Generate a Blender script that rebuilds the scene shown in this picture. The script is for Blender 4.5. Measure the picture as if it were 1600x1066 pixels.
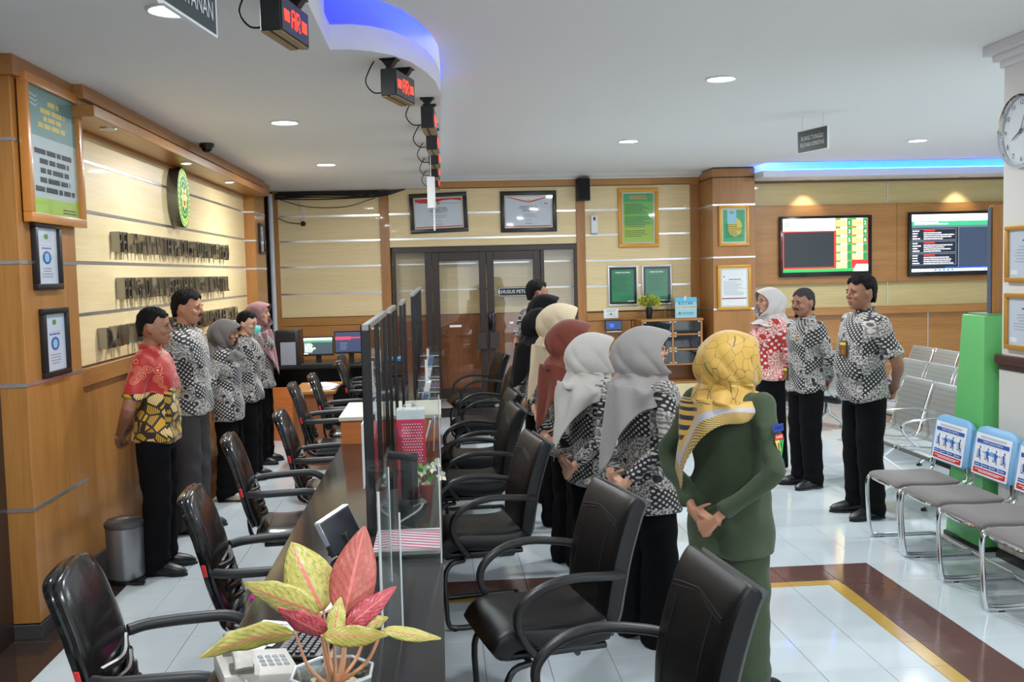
import bpy, bmesh, math, random
from mathutils import Vector, Matrix
R=math.radians; PI=math.pi
S=bpy.context.scene
for o in list(bpy.data.objects): bpy.data.objects.remove(o)
COL=S.collection
# ------------------------------------------------------------ camera, world, exposure
def make_camera():
    yaw,pitch,roll=.0719,-.0688,-.0245
    f=Vector((math.sin(yaw)*math.cos(pitch),math.cos(yaw)*math.cos(pitch),math.sin(pitch)))
    r=Vector((math.cos(yaw),-math.sin(yaw),0)); u=r.cross(f)
    c,s=math.cos(roll),math.sin(roll)
    r,u=c*r+s*u,-s*r+c*u
    cam=bpy.data.cameras.new('camera'); cam.sensor_width=36; cam.lens=1570.15/1600*36
    cam.clip_start=.05; cam.clip_end=100
    o=bpy.data.objects.new('camera',cam); COL.objects.link(o)
    m=Matrix((r,u,-f)).transposed().to_4x4(); m.translation=Vector((0,0,1.835)); o.matrix_world=m
    S.camera=o
make_camera()
W=bpy.data.worlds.new('world'); S.world=W; W.use_nodes=True
W.node_tree.nodes['Background'].inputs[0].default_value=(.86,.93,1,1)
W.node_tree.nodes['Background'].inputs[1].default_value=2.1
S.view_settings.view_transform='Standard'; S.view_settings.look='None'
S.view_settings.gamma=1; S.view_settings.use_curve_mapping=False
S.view_settings.exposure=0.30
LAMP_W=33.0
def lamp(x,y,z,w=LAMP_W,size=.17,col=(.93,.97,1),spread=180):
    l=bpy.data.lights.new('downlight_lamp','AREA'); l.shape='DISK'; l.size=size; l.energy=w; l.color=col
    l.spread=R(spread)
    o=bpy.data.objects.new('downlight_lamp',l); COL.objects.link(o); o.location=(x,y,z); return o
ZL,ZH=2.97,3.12      # soffit over the counter, main ceiling
DOWN=[(-1.085,7.55,ZL),(-1.095,10.4,ZL),(-1.08,4.4,ZL),(-1.08,1.4,ZL),
      (1.97,6.85,ZH),(1.95,10.1,ZH),(5.1,10.4,ZH),(5.1,7.0,ZH),(1.97,3.5,ZH),(5.1,3.6,ZH),(1.97,.3,ZH),(5.1,.3,ZH),
      (-1.08,-1.6,ZL),(1.97,-2.9,ZH),(5.1,-2.9,ZH)]
for x,y,z in DOWN: lamp(x,y,z-.035,LAMP_W*(1.6 if y>9 else 1.0))
# ------------------------------------------------------------ materials
MAT={}
def srgb(r,g,b):
    f=lambda c:(c/12.92 if c<=.04045 else ((c+.055)/1.055)**2.4)
    return (f(r/255),f(g/255),f(b/255),1)
def mat(name,col,rough=.5,metal=0,emit=0,trans=0,coat=0,alpha=1,spec=.5,bump=0,bscale=200,var=0,vscale=8,sheen=0):
    if name in MAT: return MAT[name]
    m=bpy.data.materials.new(name); m.use_nodes=True; MAT[name]=m
    nt=m.node_tree; b=nt.nodes['Principled BSDF']
    if len(col)==3: col=srgb(*col)
    b.inputs['Base Color'].default_value=col; b.inputs['Roughness'].default_value=rough
    b.inputs['Metallic'].default_value=metal; b.inputs['Specular IOR Level'].default_value=spec
    b.inputs['Transmission Weight'].default_value=trans; b.inputs['Coat Weight'].default_value=coat
    b.inputs['Sheen Weight'].default_value=sheen
    if emit:
        b.inputs['Emission Color'].default_value=col; b.inputs['Emission Strength'].default_value=emit
    tc=nt.nodes.new('ShaderNodeTexCoord')
    if bump:
        n=nt.nodes.new('ShaderNodeTexNoise'); n.inputs['Scale'].default_value=bscale
        nt.links.new(tc.outputs['Object'],n.inputs['Vector'])
        bp=nt.nodes.new('ShaderNodeBump'); bp.inputs['Strength'].default_value=bump; bp.inputs['Distance'].default_value=.003
        nt.links.new(n.outputs[0],bp.inputs['Height']); nt.links.new(bp.outputs[0],b.inputs['Normal'])
    if var:
        n=nt.nodes.new('ShaderNodeTexNoise'); n.inputs['Scale'].default_value=vscale
        nt.links.new(tc.outputs['Object'],n.inputs['Vector'])
        mx=nt.nodes.new('ShaderNodeMix'); mx.data_type='RGBA'
        mx.inputs[6].default_value=tuple(c*(1-var) for c in col[:3])+(1,); mx.inputs[7].default_value=tuple(min(1,c*(1+var)) for c in col[:3])+(1,)
        nt.links.new(n.outputs[0],mx.inputs[0]); nt.links.new(mx.outputs[2],b.inputs['Base Color'])
    return m
def wood(name,c1,c2,scale=(1,1,1),rough=.35,fine=60,coat=.15):
    if name in MAT: return MAT[name]
    m=mat(name,c1,rough,coat=coat); nt=m.node_tree; b=nt.nodes['Principled BSDF']
    tc=nt.nodes.new('ShaderNodeTexCoord'); mp=nt.nodes.new('ShaderNodeMapping'); mp.inputs['Scale'].default_value=scale
    nt.links.new(tc.outputs['Object'],mp.inputs[0])
    n1=nt.nodes.new('ShaderNodeTexNoise'); n1.inputs['Scale'].default_value=fine; n1.inputs['Detail'].default_value=4
    n2=nt.nodes.new('ShaderNodeTexNoise'); n2.inputs['Scale'].default_value=fine*.12; n2.inputs['Detail'].default_value=3
    for n in (n1,n2): nt.links.new(mp.outputs[0],n.inputs['Vector'])
    a=nt.nodes.new('ShaderNodeMath'); a.operation='ADD'; nt.links.new(n1.outputs[0],a.inputs[0]); nt.links.new(n2.outputs[0],a.inputs[1])
    rmp=nt.nodes.new('ShaderNodeMapRange'); rmp.inputs[1].default_value=.72; rmp.inputs[2].default_value=1.28
    nt.links.new(a.outputs[0],rmp.inputs[0])
    mx=nt.nodes.new('ShaderNodeMix'); mx.data_type='RGBA'; mx.inputs[6].default_value=srgb(*c1); mx.inputs[7].default_value=srgb(*c2)
    nt.links.new(rmp.outputs[0],mx.inputs[0]); nt.links.new(mx.outputs[2],b.inputs['Base Color'])
    return m
def glassy(name,tint=(.9,.95,.95),refl=.5,rough=.02,opac=0.0):
    """thin clear sheet: transparent with fresnel reflection"""
    if name in MAT: return MAT[name]
    m=bpy.data.materials.new(name); m.use_nodes=True; MAT[name]=m; nt=m.node_tree
    for n in list(nt.nodes): nt.nodes.remove(n)
    out=nt.nodes.new('ShaderNodeOutputMaterial'); tr=nt.nodes.new('ShaderNodeBsdfTransparent'); tr.inputs[0].default_value=(*tint,1)
    gl=nt.nodes.new('ShaderNodeBsdfGlossy'); gl.inputs['Roughness'].default_value=rough
    fr=nt.nodes.new('ShaderNodeLayerWeight'); fr.inputs['Blend'].default_value=.5
    pw=nt.nodes.new('ShaderNodeMath'); pw.operation='POWER'; pw.inputs[1].default_value=5; nt.links.new(fr.outputs['Facing'],pw.inputs[0])
    sh=nt.nodes.new('ShaderNodeMath'); sh.operation='MULTIPLY_ADD'; sh.inputs[1].default_value=.9; sh.inputs[2].default_value=.035; nt.links.new(pw.outputs[0],sh.inputs[0])
    mt=nt.nodes.new('ShaderNodeMath'); mt.operation='MULTIPLY_ADD'; mt.inputs[1].default_value=refl; mt.inputs[2].default_value=opac
    nt.links.new(sh.outputs[0],mt.inputs[0])
    mx=nt.nodes.new('ShaderNodeMixShader'); nt.links.new(mt.outputs[0],mx.inputs[0])
    nt.links.new(tr.outputs[0],mx.inputs[1]); nt.links.new(gl.outputs[0],mx.inputs[2]); nt.links.new(mx.outputs[0],out.inputs[0])
    return m
TEAK=wood('teak_laminate',(156,103,48),(178,124,64),(1,1,.06))
TEAKH=wood('teak_laminate_horizontal',(164,110,52),(188,134,70),(.06,.3,1))
TEAKY=wood('teak_laminate_lengthwise',(156,103,50),(178,124,66),(1,.06,1))
ORANGE=wood('orange_laminate',(188,104,48),(205,122,62),(.15,.15,1))
MAPLE=wood('maple_laminate',(226,202,148),(240,217,170),(.05,.05,1),.42,50,.04)
DOORW=wood('door_wood',(142,84,46),(170,106,62),(1,1,.05),.4)
OLIVE=wood('olive_laminate',(200,180,120),(214,196,140),(.05,.05,1),.35,50)
DARKW=mat('dark_brown_frame',(48,36,32),.35)
ALU=mat('aluminium_strip',(215,218,222),.22,.85)
WHITE=mat('white_paint',(232,233,232),.8)
CEIL=mat('ceiling_paint',(244,244,243),.9)
BLACK=mat('black_plastic',(18,18,20),.4)
BLACKM=mat('black_metal',(20,20,22),.3,spec=.6)
CHROME=mat('chrome',(225,228,230),.1,1)
LEATHER=mat('black_leather',(12,12,13),.34,bump=.25,bscale=350,spec=.38)
LEATHS=mat('glossy_leather',(22,23,25),.2,bump=.1,bscale=120,spec=.7,coat=.3)
CLEARP=glassy('clear_plastic_wrap',(.93,.94,.95),1.0,.12,.08)
GLASS=glassy('glass_pane',(.95,.95,.94),.8,.01,.015)
ACRYL=glassy('acrylic_sheet',(.9,.93,.93),.9,.02,.03)
EDGE=mat('acrylic_edge',(200,208,210),.2,spec=.8)
GRANITE=mat('black_granite',(36,34,34),.13,var=.5,vscale=140,spec=.6)
GRANITE2=mat('dark_granite_step',(40,32,30),.2,var=.3,vscale=60)
PAPER=mat('paper_white',(235,238,240),.6)
INK=mat('ink_grey',(70,74,80),.7)
INKL=mat('ink_light',(150,156,162),.7)
RED=mat('print_red',(205,40,40),.5)
BLUE=mat('print_blue',(45,90,180),.5)
GREEN=mat('print_green',(44,150,92),.5)
GOLD=mat('gold_frame',(200,145,55),.35,.35,bump=.4,bscale=120)
SILVER=mat('silver_frame',(200,203,206),.3,.5)
LAMPW=mat('lamp_diffuser',(245,250,255),.5,emit=9)
# ------------------------------------------------------------ mesh builder
TXT={}
def text_mesh(s,size=1.0):
    if s not in TXT:
        c=bpy.data.curves.new('t','FONT'); c.body=s; c.size=1; c.align_x='CENTER'; c.align_y='CENTER'; c.resolution_u=2
        o=bpy.data.objects.new('t',c); me=bpy.data.meshes.new_from_object(o)
        v=[tuple(p.co) for p in me.vertices]; f=[tuple(p.vertices) for p in me.polygons]
        bpy.data.objects.remove(o); bpy.data.curves.remove(c); bpy.data.meshes.remove(me)
        TXT[s]=(v,f)
    return TXT[s]
class MB:
    def __init__(s): s.v=[];s.f=[];s.m=[];s.uv=None
    def add(s,v,f,mi=0):
        n=len(s.v); s.v+= [Vector(p) for p in v]; s.f+=[tuple(i+n for i in q) for q in f]; s.m+=[mi]*len(f); return s
    def box(s,x0,y0,z0,x1,y1,z1,mi=0):
        v=[(x,y,z) for z in (z0,z1) for y in (y0,y1) for x in (x0,x1)]
        return s.add(v,[(0,2,3,1),(4,5,7,6),(0,1,5,4),(2,6,7,3),(0,4,6,2),(1,3,7,5)],mi)
    def obox(s,c,ax,ay,az,mi=0):
        c,ax,ay,az=map(Vector,(c,ax,ay,az))
        v=[c+i*ax+j*ay+k*az for k in (-1,1) for j in (-1,1) for i in (-1,1)]
        return s.add(v,[(0,2,3,1),(4,5,7,6),(0,1,5,4),(2,6,7,3),(0,4,6,2),(1,3,7,5)],mi)
    def prism(s,poly,z0,z1,mi=0):
        n=len(poly); v=[(x,y,z0) for x,y in poly]+[(x,y,z1) for x,y in poly]
        return s.add(v,[tuple(range(n))[::-1],tuple(range(n,2*n))]+[(i,(i+1)%n,n+(i+1)%n,n+i) for i in range(n)],mi)
    def prism_y(s,poly,y0,y1,mi=0):
        n=len(poly); v=[(x,y0,z) for x,z in poly]+[(x,y1,z) for x,z in poly]
        return s.add(v,[tuple(range(n)),tuple(range(n,2*n))[::-1]]+[(i,n+i,n+(i+1)%n,(i+1)%n) for i in range(n)],mi)
    def sweep(s,path,a,b,side,e=2.0,seg=16,mi=0,caps=True,closed=False):
        """rings along path; a = half size along normal, b = half size along side; e = superellipse exponent"""
        path=[Vector(p) for p in path]; n=len(path); side=Vector(side).normalized()
        A=a if isinstance(a,(list,tuple)) else [a]*n; B=b if isinstance(b,(list,tuple)) else [b]*n
        base=len(s.v); vs=[];fs=[]
        for i,p in enumerate(path):
            if closed: t=path[(i+1)%n]-path[i-1]
            else: t=path[min(i+1,n-1)]-path[max(i-1,0)]
            t.normalize(); sd=(side-t*side.dot(t))
            sd=sd.normalized() if sd.length>1e-4 else Vector((0,1,0)); nm=sd.cross(t).normalized()
            for k in range(seg):
                th=2*PI*k/seg; c,q=math.cos(th),math.sin(th)
                vs.append(p+nm*(A[i]*math.copysign(abs(c)**(2/e),c))+sd*(B[i]*math.copysign(abs(q)**(2/e),q)))
        for i in range(n if closed else n-1):
            j=(i+1)%n
            for k in range(seg):
                l=(k+1)%seg; fs.append((i*seg+k,i*seg+l,j*seg+l,j*seg+k))
        if caps and not closed: fs+=[tuple(range(seg))[::-1],tuple((n-1)*seg+k for k in range(seg))]
        return s.add(vs,fs,mi)
    def tube(s,path,r,seg=10,mi=0,closed=False):
        path=[Vector(p) for p in path]; n=len(path); Rr=r if isinstance(r,(list,tuple)) else [r]*n
        vs=[];fs=[]; t0=(path[1]-path[0]).normalized(); nm=t0.orthogonal().normalized()
        for i,p in enumerate(path):
            if closed: t=(path[(i+1)%n]-path[i-1]).normalized()
            else: t=(path[min(i+1,n-1)]-path[max(i-1,0)]).normalized()
            nm=(nm-t*nm.dot(t)).normalized(); bn=t.cross(nm)
            for k in range(seg):
                th=2*PI*k/seg; vs.append(p+(nm*math.cos(th)+bn*math.sin(th))*Rr[i])
        for i in range(n if closed else n-1):
            j=(i+1)%n
            for k in range(seg):
                l=(k+1)%seg; fs.append((i*seg+k,i*seg+l,j*seg+l,j*seg+k))
        if not closed: fs+=[tuple(range(seg))[::-1],tuple((n-1)*seg+k for k in range(seg))]
        return s.add(vs,fs,mi)
    def ball(s,c,rx,ry=None,rz=None,seg=14,rings=9,mi=0,M=None):
        ry=rx if ry is None else ry; rz=rx if rz is None else rz; c=Vector(c)
        vs=[Vector((0,0,rz))]
        for i in range(1,rings):
            ph=PI*i/rings
            for k in range(seg):
                th=2*PI*k/seg; vs.append(Vector((rx*math.sin(ph)*math.cos(th),ry*math.sin(ph)*math.sin(th),rz*math.cos(ph))))
        vs.append(Vector((0,0,-rz)))
        if M is not None: vs=[M@v for v in vs]
        vs=[v+c for v in vs]; fs=[]
        for k in range(seg): fs.append((0,1+k,1+(k+1)%seg))
        for i in range(rings-2):
            for k in range(seg):
                a=1+i*seg; l=(k+1)%seg; fs.append((a+k,a+seg+k,a+seg+l,a+l))
        a=1+(rings-2)*seg; e=len(vs)-1
        for k in range(seg): fs.append((a+k,e,a+(k+1)%seg))
        return s.add(vs,fs,mi)
    def lathe(s,prof,c=(0,0,0),seg=24,mi=0,axis='z',caps=True):
        """prof: list of (r,z)"""
        c=Vector(c); vs=[];fs=[]
        for r,z in prof:
            for k in range(seg):
                th=2*PI*k/seg; p=(r*math.cos(th),r*math.sin(th),z)
                if axis=='y': p=(p[0],p[2],p[1])
                if axis=='x': p=(p[2],p[0],p[1])
                vs.append(c+Vector(p))
        for i in range(len(prof)-1):
            for k in range(seg):
                l=(k+1)%seg; fs.append((i*seg+k,i*seg+l,(i+1)*seg+l,(i+1)*seg+k))
        if caps: fs+=[tuple(range(seg))[::-1],tuple((len(prof)-1)*seg+k for k in range(seg))]
        return s.add(vs,fs,mi)
    def xform(s,M,start=0):
        for i in range(start,len(s.v)): s.v[i]=M@s.v[i]
        return s
ROOT={}
def rootmat(o):
    while o.parent: o=o.parent
    return ROOT.get(o)
def smooth_by_angle(me,ang):
    me.polygons.foreach_set('use_smooth',[True]*len(me.polygons))
    if ang<179:
        try: me.set_sharp_from_angle(angle=R(ang))
        except Exception: pass
def mesh_of(name,mb,mats,bevel=0,smooth=35,fix=True):
    me=bpy.data.meshes.new(name); me.from_pydata([tuple(v) for v in mb.v],[],mb.f)
    for m in (mats if isinstance(mats,(list,tuple)) else [mats]): me.materials.append(m)
    me.polygons.foreach_set('material_index',mb.m)
    if bevel or fix:
        bm=bmesh.new(); bm.from_mesh(me)
        if fix: bmesh.ops.recalc_face_normals(bm,faces=bm.faces)
        if bevel: bmesh.ops.bevel(bm,geom=bm.edges[:],offset=bevel,segments=2 if bevel>.003 else 1,affect='EDGES',profile=.6)
        bm.to_mesh(me); bm.free()
    if smooth: smooth_by_angle(me,smooth)
    me.update(); return me
def part(name,mb,mats,parent=None,bevel=0,smooth=35,local=False,fix=True):
    """one mesh object; world coordinates are brought into the parent's frame unless local"""
    if parent is not None and not local:
        M=rootmat(parent)
        if M is not None:
            Mi=M.inverted(); mb.v=[Mi@v for v in mb.v]
    me=mesh_of(name,mb,mats,bevel,smooth,fix)
    o=bpy.data.objects.new(name,me); COL.objects.link(o)
    if parent is not None: o.parent=parent
    return o
def thing(name,label,cat,loc=(0,0,0),rot=0,group=None):
    o=bpy.data.objects.new(name,None); COL.objects.link(o); o.empty_display_size=.1
    o.location=loc; o.rotation_euler=(0,0,rot); o['label']=label; o['category']=cat
    if group: o['group']=group
    ROOT[o]=Matrix.Translation(loc)@Matrix.Rotation(rot,4,'Z'); return o
def tag(o,label,cat,group=None):
    o['label']=label; o['category']=cat
    if group: o['group']=group
    return o
def struct(name,mb,mats,bevel=0,smooth=35,fix=True):
    o=part(name,mb,mats,None,bevel,smooth,fix=fix); o['kind']='structure'; return o
def place(name,me,parent,loc=(0,0,0),rot=None):
    o=bpy.data.objects.new(name,me); COL.objects.link(o); o.location=loc
    if rot: o.rotation_euler=rot
    if parent: o.parent=parent
    return o
def copy_tree(src,loc,rot,label,scale=None):
    def rec(o,p):
        c=o.copy(); COL.objects.link(c)
        if p is not None: c.parent=p; c.matrix_parent_inverse=o.matrix_parent_inverse
        for ch in [q for q in KIDS.get(o,[])]: rec(ch,c)
        return c
    c=rec(src,None); c.location=loc; c.rotation_euler=(0,0,rot); c['label']=label
    ROOT[c]=Matrix.Translation(loc)@Matrix.Rotation(rot,4,'Z')
    return c
KIDS={}
def index_kids():
    KIDS.clear()
    for o in bpy.data.objects:
        if o.parent: KIDS.setdefault(o.parent,[]).append(o)
def arc(c,r,a0,a1,n,ax=(1,0,0),ay=(0,0,1)):
    c,ax,ay=Vector(c),Vector(ax),Vector(ay)
    return [c+ax*(r*math.cos(R(a0+(a1-a0)*i/n)))+ay*(r*math.sin(R(a0+(a1-a0)*i/n))) for i in range(n+1)]
def bez(pts,n=24):
    """Catmull-Rom through points"""
    P=[Vector(p) for p in pts]; P=[2*P[0]-P[1]]+P+[2*P[-1]-P[-2]]; out=[]; m=len(P)-3
    for i in range(m):
        k=max(2,n//m)
        for j in range(k):
            t=j/k; a,b,c,d=P[i:i+4]
            out.append(.5*((2*b)+(c-a)*t+(2*a-5*b+4*c-d)*t*t+(3*b-a-3*c+d)*t**3))
    out.append(P[-2]); return out
class Flat:
    """flat print: rectangles and lettering on a plane, given in metres from the lower-left corner"""
    def __init__(s,O,U,V):
        s.O,s.U,s.V=Vector(O),Vector(U).normalized(),Vector(V).normalized(); s.N=s.U.cross(s.V); s.mb=MB(); s.mats=[]; s.k=0
    def mi(s,m):
        if m not in s.mats: s.mats.append(m)
        return s.mats.index(m)
    def P(s,u,v,d): return s.O+s.U*u+s.V*v+s.N*d
    def rect(s,u0,v0,u1,v1,m,lay=1):
        d=lay*.0006; s.mb.add([s.P(u0,v0,d),s.P(u1,v0,d),s.P(u1,v1,d),s.P(u0,v1,d)],[(0,1,2,3)],s.mi(m)); return s
    def poly(s,pts,m,lay=1):
        s.mb.add([s.P(u,v,lay*.0006) for u,v in pts],[tuple(range(len(pts)))],s.mi(m)); return s
    def disc(s,u,v,r,m,lay=1,n=20,rv=None,r0=0):
        rv=r if rv is None else rv; d=lay*.0006
        if r0:
            pts=[s.P(u+q*r*math.cos(2*PI*k/n),v+q*rv*math.sin(2*PI*k/n),d) for q in (1,r0) for k in range(n)]
            s.mb.add(pts,[(k,(k+1)%n,n+(k+1)%n,n+k) for k in range(n)],s.mi(m))
        else: s.mb.add([s.P(u+r*math.cos(2*PI*k/n),v+rv*math.sin(2*PI*k/n),d) for k in range(n)],[tuple(range(n))],s.mi(m))
        return s
    def text(s,t,u,v,size,m,lay=2,sx=1.0,align='c'):
        vs,fs=text_mesh(t); d=lay*.0006
        if not vs: return s
        w=max(p[0] for p in vs)-min(p[0] for p in vs)
        off=0 if align=='c' else w*size*sx/2
        s.mb.add([s.P(u+off+p[0]*size*sx,v+p[1]*size,d) for p in vs],fs,s.mi(m)); return s
    def lines(s,u0,u1,v1,v0,n,h,m,rnd,lay=2,center=False):
        for i in range(n):
            v=v1-(v1-v0)*(i+.5)/n; L=(u1-u0)*rnd.uniform(.55,1); a=u0+((u1-u0)-L)/2 if center else u0; b=a+L; x=a
            while x<b:
                w=min(rnd.uniform(1.5,6)*h,b-x); s.rect(x,v-h/2,x+w,v+h/2,m,lay); x+=w+h*.6
        return s
    def build(s,name,parent,top=False):
        o=part(name,s.mb,s.mats,parent,smooth=0,fix=False); return o
# ------------------------------------------------------------ floor: every tile its own piece
T=.2997; GX,GY=.167,.1965   # joints pass through X=GX+k*T, Y=GY+k*T inside the band
FW=mat('white_floor_tile',(205,216,221),.07,spec=.6,var=.03,vscale=1.2)
FB=mat('brown_floor_tile',(104,76,70),.1,spec=.5,var=.12,vscale=30)
FY=mat('yellow_floor_tile',(196,160,80),.12,spec=.5,var=.08,vscale=30)
FD=mat('dark_floor_tile',(58,46,42),.12,spec=.5,var=.1,vscale=30)
XB1=2.572; XB0=XB1-T; XY0=XB0-.085       # brown band running away from the camera, yellow strip beside it
YB1=5.89; YB0=YB1-T; YY0=YB0-.085
def floor():
    f=struct('floor',MB().box(-2.3,-3.2,-.09,8.6,14.6,-.012),mat('floor_grout',(120,122,122),.8))
    cells=[]
    def cuts(a,b,extra,skip):
        c=[a]; 
        return c
    # column edges in X: outside band aligned on XB1, inside aligned on GX
    def cols(y):
        ex=[]
        xs=[]
        x=GX
        while x>-2.28: xs.append(x); x-=T
        xs=xs[::-1]; x=GX+T
        while x<XY0-.02: xs.append(x); x+=T
        if y<YY0: xs+=[XY0,XB0,XB1]
        else:
            while x<XB1-.02: xs.append(x); x+=T
            xs+=[XB1]
        x=XB1+T
        while x<8.5: xs.append(x); x+=T
        return [-2.28]+xs+[8.5]
    rows=[]; y=YY0
    while y>1.2: rows.append(y); y-=T
    rows=[1.2]+rows[::-1]+[YB0,YB1]
    y=YB1+T
    while y<14.0: rows.append(y); y+=T
    rows.append(14.2)
    for j in range(len(rows)-1):
        y0,y1=rows[j],rows[j+1]; ym=(y0+y1)/2; xs=cols(ym)
        for i in range(len(xs)-1):
            x0,x1=xs[i],xs[i+1]
            if x1-x0<.02 or y1-y0<.02: continue
            xm=(x0+x1)/2; m=0
            if xm<XB1 and xm>-.05+0*ym:
                if YB0<ym<YB1: m=1
                elif YY0<ym<YB0: m=2 if xm<XB0 else 1
            if ym<YB1:
                if XB0<xm<XB1: m=1
                elif XY0<xm<XB0 and ym<YB0: m=2
            if -2.3<xm<-1.95: m=3
            cells.append((x0,y0,x1,y1,m))
    g=.0011; meshes={}; far=MB(); MM=[FW,FB,FY,FD]
    def seen(c):
        x,y=(c[0]+c[2])/2,(c[1]+c[3])/2
        if y<2.3 or y>14: return 0
        if not(-.46<x/y<.62): return 0
        if -.66<x<-.02 and y<11: return 0
        return (c[2]-c[0])*(c[3]-c[1])/y**3
    cells.sort(key=lambda c:-seen(c))
    for n,c in enumerate(cells):
        x0,y0,x1,y1,m=c; w,d=x1-x0-2*g,y1-y0-2*g
        if n<300 and seen(c)>0:
            k=(round(w,3),round(d,3),m)
            if k not in meshes:
                b=MB(); e=.0012
                v=[(-w/2,-d/2,-.012),(w/2,-d/2,-.012),(w/2,d/2,-.012),(-w/2,d/2,-.012),
                   (-w/2,-d/2,-e),(w/2,-d/2,-e),(w/2,d/2,-e),(-w/2,d/2,-e),
                   (-w/2+e,-d/2+e,0),(w/2-e,-d/2+e,0),(w/2-e,d/2-e,0),(-w/2+e,d/2-e,0)]
                fs=[(8,9,10,11)]+[(a+i,a+(i+1)%4,a+4+(i+1)%4,a+4+i) for a in (0,4) for i in range(4)]
                b.add(v,fs); meshes[k]=mesh_of('tile',b,MM[m],smooth=0)
            place('tile',meshes[k],f,((x0+x1)/2,(y0+y1)/2,0))
        else:
            b0=len(far.v); far.add([(x0+g,y0+g,0),(x1-g,y0+g,0),(x1-g,y1-g,0),(x0+g,y1-g,0),(x0+g,y0+g,-.012),(x1-g,y0+g,-.012),(x1-g,y1-g,-.012),(x0+g,y1-g,-.012)],
                    [(0,1,2,3),(4,5,1,0),(5,6,2,1),(6,7,3,2),(7,4,0,3)],m)
    o=part('distant_tiles',far,MM,f,smooth=0); o['kind']='stuff'
floor()
# ------------------------------------------------------------ left wall, its pilasters and cornice
WX=-2.22; PX=-2.1; YB=13.6
def panel_set(parent,panels,m,name='panel',bevel=.002):
    for (a,b) in panels:
        part(name,MB().box(a[0],a[1],a[2],b[0],b[1],b[2]),m,parent,bevel=bevel)
def walls_left():
    w=struct('wall_left',MB().box(-2.6,-3.2,0,WX-.012,YB+.3,3.3),DARKW)
    zs=[1.30,1.63,1.955,2.28,2.602,2.78]; ys=[6.05,7.69,10.35,11.9]
    for i in range(5):
        for j in range(3):
            part('panel',MB().box(WX-.012,ys[j]+.002,zs[i]+.012,WX,ys[j+1]-.002,zs[i+1]-.008),MAPLE,w,bevel=.002)
        if i: part('metal_strip',MB().box(WX-.012,6.05,zs[i]-.006,WX+.002,11.9,zs[i]+.010),ALU,w)
    # wainscot rail and lower panels
    part('rail',MB().box(WX-.012,6.05,1.19,WX+.03,11.9,1.30),TEAKY,w,bevel=.003)
    for a,b in ((6.05,8.0),(8.0,9.95),(9.95,11.9)):
        part('lower_panel',MB().box(WX-.012,a+.002,.10,WX-.002,b-.002,1.185),TEAK,w,bevel=.002)
    part('skirting',MB().box(WX-.012,6.05,0,WX+.012,11.9,.10),mat('grey_skirting',(70,68,70),.25),w,bevel=.002)
    # near pilaster (front face towards the camera at Y=5.25)
    def pil(name,x,y0,y1,zs,ls):
        p=struct(name,MB().box(-2.6,y0+.006,0,x-.006,y1-.006,3.0),DARKW)
        for a,b in zip(zs[:-1],zs[1:]):
            part('panel',MB().box(-2.6,y0,a+.008,x,y1,b-.008),TEAK,p,bevel=.002)
        for z in zs[1:-1]: part('metal_strip',MB().box(-2.6,y0-.003,z-.009,x+.003,y1+.001,z+.009),ALU,p)
        part('skirting',MB().box(-2.6,y0-.004,0,x+.004,y1,.075),mat('grey_skirting',(70,68,70),.25),p,bevel=.002)
    pil('trim_1',PX,5.25,6.05,[.075,.676,1.318,1.944,2.56,2.97],0)
    pil('trim_2',PX,11.9,12.6,[.075,.676,1.318,1.944,2.27,2.60,2.97],0)
    # stepped wooden cornice
    c=struct('trim_3',MB().box(-2.6,6.02,2.89,-2.0,12.1,2.97),TEAKY,bevel=.003)
    part('recess_board',MB().box(-2.6,6.03,2.853,-2.04,12.05,2.89),TEAKY,c)
    part('lower_step',MB().box(-2.6,6.02,2.787,-1.945,12.05,2.853),TEAKY,c,bevel=.003)
    part('wall_batten',MB().box(-2.6,6.05,2.765,-2.19,11.95,2.787),TEAKY,c,bevel=.002)
    part('crown',MB().box(-2.6,5.2,2.87,-2.06,6.02,2.97),TEAKY,c,bevel=.003)
    part('crown',MB().box(-2.6,12.1,2.87,-2.04,12.7,2.97),TEAKY,c,bevel=.003)
    for n,y in enumerate((6.5,8.45,10.15)):
        t=thing('cornice_spotlight','small recessed spotlight under the wooden cornice, '+('near the framed poster','above the oval emblem','at the far end by the pilaster')[n],'spotlight',(-2.02,y,2.783),0,'spotlights under the wooden cornice')
        part('rim',MB().lathe([(.045,.008),(.052,.004),(.052,-.004),(.040,-.004)],(-2.02,y,2.783)),SILVER,t)
        part('diffuser',MB().lathe([(.038,-.002),(.036,-.005)],(-2.02,y,2.783)),LAMPW if n else mat('lamp_off',(200,190,160),.4),t)
        if n:
            l=bpy.data.lights.new('cornice_lamp','SPOT'); l.energy=14 if n==2 else 5; l.spot_size=R(75); l.spot_blend=.6; l.shadow_soft_size=.03
            l.color=(1,.78,.55) if n==2 else (1,.97,.9)
            o=bpy.data.objects.new('cornice_lamp',l); COL.objects.link(o); o.location=(-2.03,y,2.76); o.rotation_euler=(0,R(-14),0)
walls_left()
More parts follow.
